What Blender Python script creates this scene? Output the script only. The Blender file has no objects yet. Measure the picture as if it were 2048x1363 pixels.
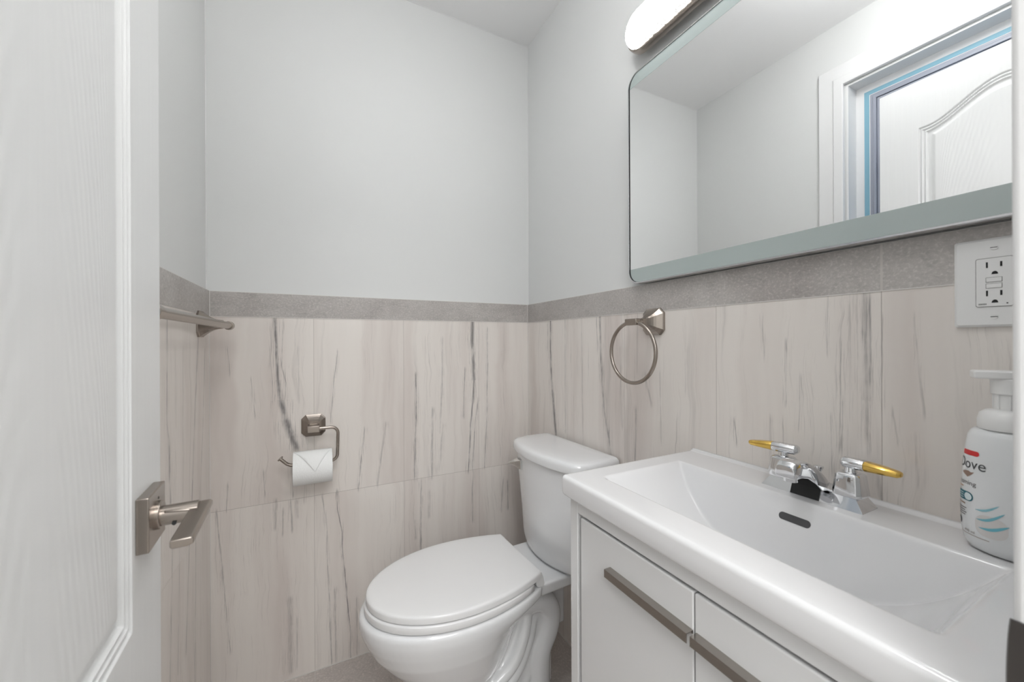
import bpy, bmesh, math, random
from mathutils import Vector, Matrix, noise
random.seed(7)
R = math.radians
SC = bpy.context.scene
COL = SC.collection

# ------------------------------------------------------------------ camera
cam_d = bpy.data.cameras.new('camera')
cam = bpy.data.objects.new('camera', cam_d); COL.objects.link(cam)
cam.rotation_mode = 'XYZ'
cam.location = (-.8549, -1.5202, 1.1477)
cam.matrix_world = (Matrix.Translation(cam.location) @ Matrix.Rotation(-R(27.014), 4, 'Z')
                    @ Matrix.Rotation(R(90), 4, 'X') @ Matrix.Rotation(R(-0.2385), 4, 'Z'))
cam_d.sensor_width = 36; cam_d.lens = 36*775.2/2048
cam_d.clip_start = .02; cam_d.clip_end = 60
cam_d.dof.use_dof = True; cam_d.dof.focus_distance = 1.35; cam_d.dof.aperture_fstop = 6.5
SC.camera = cam

# ------------------------------------------------------------------ view, world, lights
SC.view_settings.view_transform = 'Standard'
SC.view_settings.look = 'None'
SC.view_settings.gamma = 1
SC.view_settings.use_curve_mapping = False
SC.view_settings.exposure = 0.34
w = bpy.data.worlds.new('sky'); SC.world = w; w.use_nodes = True
nt = w.node_tree; nt.nodes.clear()
wo = nt.nodes.new('ShaderNodeOutputWorld'); bg = nt.nodes.new('ShaderNodeBackground')
tc = nt.nodes.new('ShaderNodeTexCoord'); sx = nt.nodes.new('ShaderNodeSeparateXYZ')
rp = nt.nodes.new('ShaderNodeValToRGB')
rp.color_ramp.elements[0].position = .45; rp.color_ramp.elements[0].color = (.75, .83, .9, 1)
rp.color_ramp.elements[1].position = .75; rp.color_ramp.elements[1].color = (.30, .52, .80, 1)
mr = nt.nodes.new('ShaderNodeMapRange'); mr.inputs[1].default_value = -1; mr.inputs[2].default_value = 1
nt.links.new(tc.outputs['Generated'], sx.inputs[0]); nt.links.new(sx.outputs[2], mr.inputs[0])
nt.links.new(mr.outputs[0], rp.inputs[0]); nt.links.new(rp.outputs[0], bg.inputs[0])
bg.inputs[1].default_value = 1.3
nt.links.new(bg.outputs[0], wo.inputs[0])
# unseen area light added in the hall for soft fill from behind the camera
def area(name, loc, rot, size, sy, power, color=(1, 1, 1)):
    d = bpy.data.lights.new(name, 'AREA'); d.shape = 'RECTANGLE'; d.size = size; d.size_y = sy
    d.energy = power; d.color = color
    o = bpy.data.objects.new(name, d); COL.objects.link(o); o.location = loc; o.rotation_euler = rot
    return o
area('hall_fill_area', (-.75, -2.35, 2.36), (0, 0, 0), 1.1, .9, 26, (1, 1, 1))
d_ = bpy.data.lights.new('hall_fill_point', 'POINT'); d_.energy = 14; d_.shadow_soft_size = .2
o_ = bpy.data.objects.new('hall_fill_point', d_); COL.objects.link(o_); o_.location = (-1.15, -2.75, 1.90)  # unseen point light added in the hall to brighten the cabinet fronts
d_ = bpy.data.lights.new('bathroom_fill_point', 'POINT'); d_.energy = 5.5; d_.shadow_soft_size = .09
o_ = bpy.data.objects.new('bathroom_fill_point', d_); COL.objects.link(o_); o_.location = (-.72, -1.02, 2.36)   # unseen point light added to lift the ceiling and upper walls
LAMP_STRENGTH = 15

# ------------------------------------------------------------------ object helpers
MW = {}
def props(o, label=None, cat=None, group=None, kind=None):
    if label: o['label'] = label
    if cat: o['category'] = cat
    if group: o['group'] = group
    if kind: o['kind'] = kind
    return o
def thing(name, loc, label=None, cat=None, group=None, kind=None, rot=0):
    o = bpy.data.objects.new(name, None); COL.objects.link(o)
    o.empty_display_size = .05
    o.location = loc; o.rotation_euler = (0, 0, rot)
    MW[o.name] = Matrix.Translation(Vector(loc)) @ Matrix.Rotation(rot, 4, 'Z')
    return props(o, label, cat, group, kind)
def obj(name, bm, m, parent=None, smooth=True, bevel=0, seg=3, label=None, local=False, angle=40, origin=None):
    """bm is in world coordinates unless local=True (then in the parent's coordinates)"""
    me = bpy.data.meshes.new(name)
    bmesh.ops.recalc_face_normals(bm, faces=bm.faces)
    o = bpy.data.objects.new(name, me)
    if parent is not None:
        if not local: bm.transform(MW[parent.name].inverted())
    elif origin is not None:
        bm.transform(Matrix.Translation(-Vector(origin))); o.location = origin
    for f in bm.faces: f.smooth = smooth
    bm.to_mesh(me); bm.free()
    for mm in (m if isinstance(m, (list, tuple)) else [m]): me.materials.append(mm)
    COL.objects.link(o)
    if parent is not None:
        o.parent = parent; MW[o.name] = MW[parent.name]
    else:
        MW[o.name] = Matrix.Translation(o.location)
    if bevel:
        b = o.modifiers.new('bevel', 'BEVEL'); b.width = bevel; b.segments = seg
        b.limit_method = 'ANGLE'; b.angle_limit = R(angle); b.harden_normals = False
    if smooth:
        me.set_sharp_from_angle(angle=R(angle if not bevel else 60))
    if label: o['label'] = label
    return o
def B(): return bmesh.new()
def box(bm, x0, x1, y0, y1, z0, z1, mat=0):
    x0, x1 = min(x0, x1), max(x0, x1); y0, y1 = min(y0, y1), max(y0, y1); z0, z1 = min(z0, z1), max(z0, z1)
    v = [bm.verts.new(p) for p in ((x0,y0,z0),(x1,y0,z0),(x1,y1,z0),(x0,y1,z0),(x0,y0,z1),(x1,y0,z1),(x1,y1,z1),(x0,y1,z1))]
    fs = []
    for q in ((0,3,2,1),(4,5,6,7),(0,1,5,4),(1,2,6,5),(2,3,7,6),(3,0,4,7)):
        f = bm.faces.new([v[i] for i in q]); f.material_index = mat; fs.append(f)
    return v
def loft(bm, rings, cap0=True, cap1=True, closed=True):
    vr = [[bm.verts.new(p) for p in r] for r in rings]
    n = len(vr[0])
    for a, b in zip(vr, vr[1:]):
        for i in range(n if closed else n-1):
            j = (i+1) % n
            try: bm.faces.new((a[i], a[j], b[j], b[i]))
            except ValueError: pass
    if cap0: bm.faces.new(vr[0][::-1])
    if cap1: bm.faces.new(vr[-1])
    return vr
def frame_of(t, up=Vector((0, 0, 1))):
    t = t.normalized()
    if abs(t.dot(up)) > .98: up = Vector((1, 0, 0))
    a = t.cross(up).normalized(); b = a.cross(t).normalized()
    return a, b
def tube(bm, pts, r, n=16, caps=True, radii=None, sq=None):
    pts = [Vector(p) for p in pts]; rings = []
    a = b = None
    for i, p in enumerate(pts):
        t = (pts[min(i+1, len(pts)-1)] - pts[max(i-1, 0)]).normalized()
        if a is None: a, b = frame_of(t)
        else:
            a = (a - t*a.dot(t)).normalized(); b = a.cross(t).normalized()
        rr = radii[i] if radii else r
        ring = []
        for k in range(n):
            c, s = math.cos(2*math.pi*k/n), math.sin(2*math.pi*k/n)
            if sq: # superellipse section
                c = math.copysign(abs(c)**sq, c); s = math.copysign(abs(s)**sq, s)
            ring.append(p + a*rr*c + b*rr*s)
        rings.append(ring)
    loft(bm, rings, caps, caps)
def smooth_path(ctrl, n=10):
    """Catmull-Rom through control points"""
    c = [Vector(p) for p in ctrl]; c = [c[0]*2-c[1]] + c + [c[-1]*2-c[-2]]
    out = []
    for i in range(1, len(c)-2):
        p0, p1, p2, p3 = c[i-1:i+3]
        for k in range(n):
            t = k/n
            out.append(.5*((2*p1)+(-p0+p2)*t+(2*p0-5*p1+4*p2-p3)*t*t+(-p0+3*p1-3*p2+p3)*t**3))
    out.append(c[-2]); return out
def cyl(bm, p0, p1, r0, r1=None, n=24):
    tube(bm, [p0, p1], r0, n, True, [r0, r1 if r1 is not None else r0])
def lathe(bm, prof, center, n=40, axis='z', sx=1, sy=1, rot=0):
    rings = []
    for r, h in prof:
        ring = []
        for k in range(n):
            a = 2*math.pi*k/n
            x, y = r*math.cos(a)*sx, r*math.sin(a)*sy
            x, y = x*math.cos(rot)-y*math.sin(rot), x*math.sin(rot)+y*math.cos(rot)
            ring.append((center[0]+x, center[1]+y, center[2]+h))
        rings.append(ring)
    loft(bm, rings, True, True)

# ------------------------------------------------------------------ material helpers
def lin(c): return tuple((v/12.92 if v <= .04045 else ((v+.055)/1.055)**2.4) for v in (x/255 for x in c)) + (1,)
class NT:
    def __init__(s, name):
        s.m = bpy.data.materials.new(name); s.m.use_nodes = True; s.t = s.m.node_tree
        s.p = s.t.nodes['Principled BSDF']; s.out = s.t.nodes['Material Output']
    def n(s, typ, **kw):
        nd = s.t.nodes.new(typ)
        for k, v in kw.items():
            if k in ('inp',):
                for i, val in v.items():
                    if isinstance(val, bpy.types.NodeSocket): s.t.links.new(val, nd.inputs[i])
                    else: nd.inputs[i].default_value = val
            else: setattr(nd, k, v)
        return nd
    def math(s, op, a, b=0.0, c=0.0, clamp=False):
        nd = s.n('ShaderNodeMath', operation=op, use_clamp=clamp, inp={0: a, 1: b, 2: c}); return nd.outputs[0]
    def mrange(s, v, a, b, c=0.0, d=1.0, smooth=False, clamp=True):
        nd = s.n('ShaderNodeMapRange', interpolation_type='SMOOTHSTEP' if smooth else 'LINEAR')
        nd.clamp = clamp
        for i, x in enumerate((v, a, b, c, d)):
            if isinstance(x, bpy.types.NodeSocket): s.t.links.new(x, nd.inputs[i])
            else: nd.inputs[i].default_value = x
        return nd.outputs[0]
    def mix(s, f, a, b, blend='MIX'):
        nd = s.n('ShaderNodeMix', data_type='RGBA', blend_type=blend)
        for i, x in ((0, f), (6, a), (7, b)):
            if isinstance(x, bpy.types.NodeSocket): s.t.links.new(x, nd.inputs[i])
            else: nd.inputs[i].default_value = x
        return nd.outputs[2]
    def noise(s, vec, scale, detail=3, rough=.5, dist=0):
        nd = s.n('ShaderNodeTexNoise', inp={'Scale': scale, 'Detail': detail, 'Roughness': rough, 'Distortion': dist})
        s.t.links.new(vec, nd.inputs['Vector']); return nd.outputs[0]
    def pos(s): return s.n('ShaderNodeNewGeometry').outputs['Position']
    def objc(s): return s.n('ShaderNodeTexCoord').outputs['Object']
    def mapping(s, vec, scale=(1, 1, 1), loc=(0, 0, 0), rot=(0, 0, 0)):
        nd = s.n('ShaderNodeMapping'); s.t.links.new(vec, nd.inputs[0])
        nd.inputs[1].default_value = loc; nd.inputs[2].default_value = rot; nd.inputs[3].default_value = scale
        return nd.outputs[0]
    def set(s, **kw):
        for k, v in kw.items():
            i = s.p.inputs[{'base': 'Base Color', 'rough': 'Roughness', 'metal': 'Metallic', 'normal': 'Normal', 'coat': 'Coat Weight', 'coatr': 'Coat Roughness',
                            'emis': 'Emission Color', 'emst': 'Emission Strength', 'spec': 'Specular IOR Level', 'trans': 'Transmission Weight', 'ior': 'IOR',
                            'sss': 'Subsurface Weight', 'aniso': 'Anisotropic', 'alpha': 'Alpha'}[k]]
            if isinstance(v, bpy.types.NodeSocket): s.t.links.new(v, i)
            else: i.default_value = v
        return s
    def bump(s, h, strength=.2, dist=.002):
        nd = s.n('ShaderNodeBump', inp={'Strength': strength, 'Distance': dist}); s.t.links.new(h, nd.inputs['Height'])
        s.t.links.new(nd.outputs[0], s.p.inputs['Normal'])

def plain(name, c, rough=.4, metal=0, var=.02, scale=20, bump=0, **kw):
    """plain surface with a faint procedural variation of tone"""
    n = NT(name); v = n.noise(n.objc(), scale, 3)
    base = lin(c)
    d = tuple(max(0, x*(1-var)) for x in base[:3]) + (1,)
    u = tuple(min(1, x*(1+var)) for x in base[:3]) + (1,)
    n.set(base=n.mix(v, d, u), rough=rough, metal=metal, **kw)
    if bump: n.bump(n.noise(n.objc(), scale*8, 2), bump, .001)
    return n.m

def paint_mat(name, c, rough=.55):
    n = NT(name); v = n.noise(n.pos(), 1.5, 2)
    base = lin(c); n.set(base=n.mix(v, tuple(x*.985 for x in base[:3])+(1,), base), rough=rough, spec=.35)
    n.bump(n.noise(n.pos(), 420, 2), .05, .001)
    return n.m

# vein node group: a soft dark line between two heights
def vein_group():
    g = bpy.data.node_groups.new('marble_vein', 'ShaderNodeTree')
    I = g.interface
    for nm in ('S', 'Z', 'Z0', 'Z1', 'S0', 'S1', 'Width', 'Soft', 'Soft1', 'K'): I.new_socket(nm, in_out='INPUT', socket_type='NodeSocketFloat')
    I.new_socket('Out', in_out='OUTPUT', socket_type='NodeSocketFloat'); I.new_socket('Halo', in_out='OUTPUT', socket_type='NodeSocketFloat')
    gi = g.nodes.new('NodeGroupInput'); go = g.nodes.new('NodeGroupOutput'); L = g.links.new
    def m(op, a, b):
        nd = g.nodes.new('ShaderNodeMath'); nd.operation = op
        for i, x in enumerate((a, b)):
            if isinstance(x, (int, float)): nd.inputs[i].default_value = x
            else: L(x, nd.inputs[i])
        return nd.outputs[0]
    o = gi.outputs
    mr = g.nodes.new('ShaderNodeMapRange'); mr.clamp = True
    for i, k in enumerate(('Z', 'Z0', 'Z1', 'S0', 'S1')): L(o[k], mr.inputs[i])
    d = m('ABSOLUTE', m('SUBTRACT', o['S'], mr.outputs[0]), 0)
    e = g.nodes.new('ShaderNodeMapRange'); e.interpolation_type = 'SMOOTHSTEP'
    L(d, e.inputs[0]); L(o['Width'], e.inputs[1]); e.inputs[2].default_value = 0; e.inputs[3].default_value = 0; e.inputs[4].default_value = 1
    up = g.nodes.new('ShaderNodeMapRange'); up.interpolation_type = 'SMOOTHSTEP'
    L(o['Z'], up.inputs[0]); L(m('SUBTRACT', o['Z0'], o['Soft']), up.inputs[1]); L(m('SUBTRACT', o['Z0'], .0004), up.inputs[2])
    dn = g.nodes.new('ShaderNodeMapRange'); dn.interpolation_type = 'SMOOTHSTEP'
    L(o['Z'], dn.inputs[0]); L(m('ADD', o['Z1'], o['Soft1']), dn.inputs[1]); L(m('ADD', o['Z1'], .0004), dn.inputs[2])
    L(m('MULTIPLY', m('MULTIPLY', e.outputs[0], m('MULTIPLY', up.outputs[0], dn.outputs[0])), o['K']), go.inputs[0])
    e2 = g.nodes.new('ShaderNodeMapRange'); e2.interpolation_type = 'SMOOTHSTEP'
    L(d, e2.inputs[0]); L(m('ADD', m('MULTIPLY', o['Width'], 3.0), .006), e2.inputs[1]); e2.inputs[2].default_value = 0; e2.inputs[3].default_value = 0; e2.inputs[4].default_value = 1
    L(m('MULTIPLY', m('MULTIPLY', e2.outputs[0], m('MULTIPLY', up.outputs[0], dn.outputs[0])), o['K']), go.inputs[1])
    return g
VG = vein_group()

def marble_tile(name, axis, joints, seed, veins):
    """glossy upright tiles with vertical grey veining. axis: 0 -> runs along x, 1 -> along y"""
    n = NT(name); P = n.pos(); sep = n.n('ShaderNodeSeparateXYZ'); n.t.links.new(P, sep.inputs[0])
    S = sep.outputs[axis]; Z = sep.outputs[2]
    row = n.math('GREATER_THAN', Z, .61)
    # tile index -> random shift of the pattern
    idx = row
    for i, j in enumerate(joints):
        idx = n.math('ADD', idx, n.math('MULTIPLY', n.math('GREATER_THAN', S, j), 1.7+i*.37))
    # wobble
    cv = n.n('ShaderNodeCombineXYZ', inp={0: n.math('MULTIPLY', idx, 3.1), 1: n.math('MULTIPLY', Z, 1.0), 2: seed})
    wob = n.math('MULTIPLY', n.math('SUBTRACT', n.noise(cv.outputs[0], 5, 3), .5), .05)
    cvf = n.n('ShaderNodeCombineXYZ', inp={0: n.math('MULTIPLY', S, 40.), 1: n.math('MULTIPLY', Z, 14.0), 2: n.math('ADD', n.math('MULTIPLY', idx, 9.), seed)})
    wob2 = n.math('MULTIPLY', n.math('SUBTRACT', n.noise(cvf.outputs[0], 1, 3), .5), .0045)
    Sw = n.math('ADD', S, wob)
    def streak(fs, fz, lo, hi, det=4, off=0, rough=.6):
        c = n.n('ShaderNodeCombineXYZ', inp={0: n.math('MULTIPLY', Sw, fs), 1: n.math('MULTIPLY', Z, fz), 2: n.math('ADD', n.math('MULTIPLY', idx, 5.3+off), seed+off)})
        return n.mrange(n.noise(c.outputs[0], 1, det, rough), lo, hi, smooth=True)
    broad = streak(9, .55, .40, .75, 3, 1)
    mid = streak(38, 1.6, .56, .80, 4, 2)
    fine = streak(230, 5., .55, .72, 4, 3, .7)
    gate = streak(12, 1.1, .45, .62, 2, 4)
    speck = streak(420, 26, .62, .74, 3, 5, .7)
    base = n.mix(broad, lin((230, 224, 218)), lin((214, 205, 199)))
    a = n.math('MULTIPLY', mid, .36)
    a = n.math('ADD', a, n.math('MULTIPLY', n.math('MULTIPLY', fine, gate), .55))
    a = n.math('ADD', a, n.math('MULTIPLY', n.math('MULTIPLY', speck, gate), .25), clamp=True)
    col = n.mix(n.math('MULTIPLY', a, .62), base, lin((128, 121, 118)))
    # the veins one can single out in the photograph
    Sv = n.math('ADD', S, wob2); acc = halo = None
    for (z0, z1, s0, s1, wd, soft, soft1, k) in veins:
        g = n.n('ShaderNodeGroup'); g.node_tree = VG
        n.t.links.new(Sv, g.inputs['S']); n.t.links.new(Z, g.inputs['Z'])
        for nm, v in (('Z0', z0), ('Z1', z1), ('S0', s0), ('S1', s1), ('Width', wd), ('Soft', soft), ('Soft1', soft1), ('K', k)): g.inputs[nm].default_value = v
        acc = g.outputs[0] if acc is None else n.math('MAXIMUM', acc, g.outputs[0]); halo = g.outputs[1] if halo is None else n.math('MAXIMUM', halo, g.outputs[1])
    tex = n.n('ShaderNodeCombineXYZ', inp={0: n.math('MULTIPLY', Sv, 520), 1: n.math('MULTIPLY', Z, 14), 2: seed})
    brk = n.math('ADD', n.mrange(n.noise(tex.outputs[0], 1, 4, .7), .38, .58, .55, 1.0, smooth=True), n.math('MULTIPLY', n.mrange(acc, .5, 1), .3), clamp=True)
    ht = n.n('ShaderNodeCombineXYZ', inp={0: n.math('MULTIPLY', Sv, 330), 1: n.math('MULTIPLY', Z, 9), 2: seed+4})
    hs_ = n.mrange(n.noise(ht.outputs[0], 1, 4, .7), .50, .66, smooth=True)
    along = n.n('ShaderNodeCombineXYZ', inp={0: n.math('MULTIPLY', Sv, 25), 1: n.math('MULTIPLY', Z, 13), 2: seed+7})
    al = n.mrange(n.noise(along.outputs[0], 1, 3, .6), .34, .60, .30, 1.0, smooth=True)
    col = n.mix(n.math('MULTIPLY', n.math('MULTIPLY', halo, hs_), .95, clamp=True), col, lin((136, 131, 130)))
    col = n.mix(n.math('MULTIPLY', n.math('MULTIPLY', acc, al), brk, clamp=True), col, lin((104, 101, 102)))
    # joints
    jm = None
    for j in joints:
        v = n.mrange(n.math('ABSOLUTE', n.math('SUBTRACT', S, j)), .0004, .0009, 1, 0)
        jm = v if jm is None else n.math('MAXIMUM', jm, v)
    v = n.mrange(n.math('ABSOLUTE', n.math('SUBTRACT', Z, .6105)), .0005, .0010, 1, 0); jm = n.math('MAXIMUM', jm, v)
    col = n.mix(n.math('MULTIPLY', jm, .6), col, lin((150, 140, 134)))
    n.set(base=col, rough=n.mrange(jm, 0, 1, .17, .7), spec=.5)
    n.bump(n.math('MULTIPLY', jm, -1), .3, .001)
    return n.m

def stone(name, c0, c1, joints=(), axis=0, rough=.45, sc=1., floor_j=None):
    n = NT(name); P = n.pos(); sep = n.n('ShaderNodeSeparateXYZ'); n.t.links.new(P, sep.inputs[0])
    big = n.mrange(n.noise(n.mapping(P, (5*sc, 5*sc, 9*sc)), 1, 4, .6, .6), .3, .72)
    fine = n.noise(n.mapping(P, (170*sc, 170*sc, 210*sc)), 1, 4, .7)
    med = n.noise(n.mapping(P, (35*sc, 35*sc, 60*sc)), 1, 5, .7, 1.2)
    col = n.mix(big, lin(c0), lin(c1))
    col = n.mix(n.math('MULTIPLY', n.mrange(med, .52, .75), .5), col, lin(tuple(x*.82 for x in c0)))
    col = n.mix(n.math('MULTIPLY', n.mrange(fine, .35, .75), .30), col, lin(tuple(x*.70 for x in c0)))
    col = n.mix(n.math('MULTIPLY', n.mrange(fine, .47, .30), .30), col, lin(tuple(min(255, x*1.2) for x in c1)))
    jm = None
    for ax, j, wd in joints:
        v = n.mrange(n.math('ABSOLUTE', n.math('SUBTRACT', sep.outputs[ax], j)), wd*.8, wd*1.2, 1, 0)
        jm = v if jm is None else n.math('MAXIMUM', jm, v)
    if jm is not None: col = n.mix(jm, col, lin((196, 191, 186)))
    n.set(base=col, rough=rough, spec=.45)
    n.bump(fine, .12, .001)
    return n.m

M = {}
M['paint'] = paint_mat('wall_paint', (221, 222, 221))
M['ceil'] = paint_mat('ceiling_paint', (243, 243, 243))
M['trimw'] = plain('white_trim_paint', (228, 228, 228), .35, var=.01)
M['porc'] = plain('white_porcelain', (232, 233, 234), .07, var=.006, coat=.6, coatr=.03)
M['seat'] = plain('white_seat_plastic', (232, 232, 232), .16, var=.005)
M['sink'] = plain('white_ceramic', (226, 226, 227), .09, var=.006, coat=.4, coatr=.05)
M['cab'] = plain('gloss_white_lacquer', (222, 222, 222), .10, var=.006, coat=.5, coatr=.04)
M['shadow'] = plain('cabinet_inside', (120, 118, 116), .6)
M['chrome'] = plain('chrome', (225, 226, 228), .045, 1, .01)
M['gold'] = plain('polished_brass', (232, 194, 104), .14, 1, .03)
M['white_plastic'] = plain('white_plastic', (232, 232, 231), .28, var=.008)
M['dark'] = plain('dark_void', (18, 18, 18), .7)
M['grout'] = plain('white_caulk', (216, 213, 209), .6)
M['paper'] = None

def nickel(name, c=(163, 154, 146), rough=.27):
    n = NT(name); v = n.noise(n.mapping(n.objc(), (60, 60, 60)), 1, 3)
    b = lin(c); n.set(base=n.mix(v, tuple(x*.975 for x in b[:3])+(1,), b), metal=1, rough=rough)
    return n.m
M['nickel'] = nickel('brushed_nickel')
M['nickel_dark'] = nickel('brushed_nickel_pull', (172, 166, 160), .2)
n = NT('toilet_paper'); v = n.n('ShaderNodeTexVoronoi', inp={'Scale': 260}); n.t.links.new(n.objc(), v.inputs['Vector'])
n.set(base=lin((240, 241, 240)), rough=.9, spec=.1, sss=.0); n.bump(v.outputs[0], .35, .001); M['paper'] = n.m
n = NT('mirror_glass'); n.set(base=n.mix(n.noise(n.objc(), 3), (.90, .91, .91, 1), (.92, .925, .925, 1)), metal=1, rough=.004); M['mirror'] = n.m
n = NT('frosted_mirror_band'); n.set(base=n.mix(n.noise(n.objc(), 3), lin((168, 179, 177)), lin((175, 185, 183))), rough=.22, spec=.6, coat=.5, coatr=.06); M['frost'] = n.m
n = NT('window_glass'); n.set(base=(1, 1, 1, 1), trans=1, rough=0.0, ior=1.02); M['glass'] = n.m
# crystal diffuser of the vanity lamp: glowing acrylic with bubbly crystals
n = NT('crystal_diffuser'); vo = n.n('ShaderNodeTexVoronoi', inp={'Scale': 150}); n.t.links.new(n.objc(), vo.inputs['Vector'])
ns = n.noise(n.objc(), 90, 3)
k = n.mrange(n.math('MULTIPLY', vo.outputs[0], ns), .16, .34, 1.0, .03)
n.set(base=(.9, .9, .9, 1), rough=.25, emis=(1, .99, .975, 1), emst=n.math('MULTIPLY', k, LAMP_STRENGTH)); n.bump(vo.outputs[0], .8, .003); M['lamp'] = n.m
# moulded door skin with an embossed wood grain
def door_mat():
    n = NT('white_moulded_door'); P = n.objc()
    st = n.mapping(P, (1, 170, 4.5)); g = n.noise(st, 1, 3, .6, .4)
    sep = n.n('ShaderNodeSeparateXYZ'); n.t.links.new(P, sep.inputs[0])
    # cathedral grain inside the panel
    dy = n.math('SUBTRACT', sep.outputs[1], .29)
    par = n.math('ADD', n.math('MULTIPLY', n.math('MULTIPLY', dy, dy), 18.0), n.math('MULTIPLY', sep.outputs[2], .55))
    nn = n.noise(n.mapping(P, (1, 9, 2)), 1, 3)
    ring = n.math('SINE', n.math('MULTIPLY', n.math('ADD', par, n.math('MULTIPLY', nn, .16)), 230))
    inside = n.math('MULTIPLY', n.mrange(sep.outputs[1], .15, .16), n.mrange(sep.outputs[1], .43, .42))
    h = n.math('ADD', n.math('MULTIPLY', g, .7), n.math('MULTIPLY', n.math('MULTIPLY', ring, inside), .26))
    n.set(base=n.mix(g, lin((224, 225, 225)), lin((230, 231, 231))), rough=.33, spec=.45)
    n.bump(h, .28, .0012); return n.m
M['door'] = door_mat()

# ------------------------------------------------------------------ room
ZC = 2.478; W = 1.1495; YD = -1.453; T = .010   # tile faces at x=0, x=-W, y=0; painted faces T behind
def struct(name, bm, m, smooth=False, **kw):
    o = obj(name, bm, m, None, smooth, **kw); o['kind'] = 'structure'; return o
zt, zb = 1.309, 1.230
bm = B(); box(bm, -W-.2, .15, T, T+.12, 0, ZC); struct('wall_back', bm, M['paint'])
bm = B(); box(bm, T, T+.12, YD-.12, T+.12, 0, ZC); struct('wall_right', bm, M['paint'])
# left wall with the window opening
wy0, wy1, wz0, wz1 = -1.36, -.705, 1.05, 2.20
bm = B(); X0, X1 = -W-T-.13, -W-T
box(bm, X0, X1, wy1, T+.12, 0, ZC); box(bm, X0, X1, YD-.12, wy0, 0, ZC); box(bm, X0, X1, wy0, wy1, 0, wz0); box(bm, X0, X1, wy0, wy1, wz1, ZC)
struct('wall_left', bm, M['paint'])
# wall with the doorway the camera stands in
DX0, DX1, DZ = -1.012, -.425, 2.04
bm = B(); box(bm, -W-T, DX0-.02, YD-.12, YD, 0, ZC); box(bm, DX1+.02, T, YD-.12, YD, 0, ZC); box(bm, DX0-.02, DX1+.02, YD-.12, YD, DZ+.02, ZC)
struct('wall_front', bm, M['paint'])
bm = B(); box(bm, -W-.2, T+.12, YD-.12, T+.12, ZC, ZC+.05); struct('ceiling', bm, M['ceil'])
floor_m = stone('grey_stone_floor', (186, 178, 173), (210, 202, 196), [(0, -.857, .0013), (0, -.248, .0013), (1, -.61, .0013), (1, -1.22, .0013)], rough=.38, sc=.8)
bm = B(); box(bm, -2.0, .6, -3.3, T+.12, -.05, 0); struct('floor', bm, floor_m)
# hall behind the doorway
bm = B(); box(bm, -2.0, .6, -3.35, -3.3, 0, ZC); struct('wall_hall_back', bm, M['paint'])
bm = B(); box(bm, -2.05, -2.0, -3.3, YD-.12, 0, ZC); struct('wall_hall_left', bm, M['paint'])
bm = B(); box(bm, .6, .65, -3.3, YD-.12, 0, ZC); struct('wall_hall_right', bm, M['paint'])
bm = B(); box(bm, -2.05, .65, -3.35, YD-.12, ZC, ZC+.05); struct('ceiling_hall', bm, M['ceil'])
bm = B(); box(bm, -2.0, -W-T-.13, YD-.14, YD-.12, 0, ZC); box(bm, T+.12, .6, YD-.14, YD-.12, 0, ZC); struct('wall_hall_front', bm, M['paint'])

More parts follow.
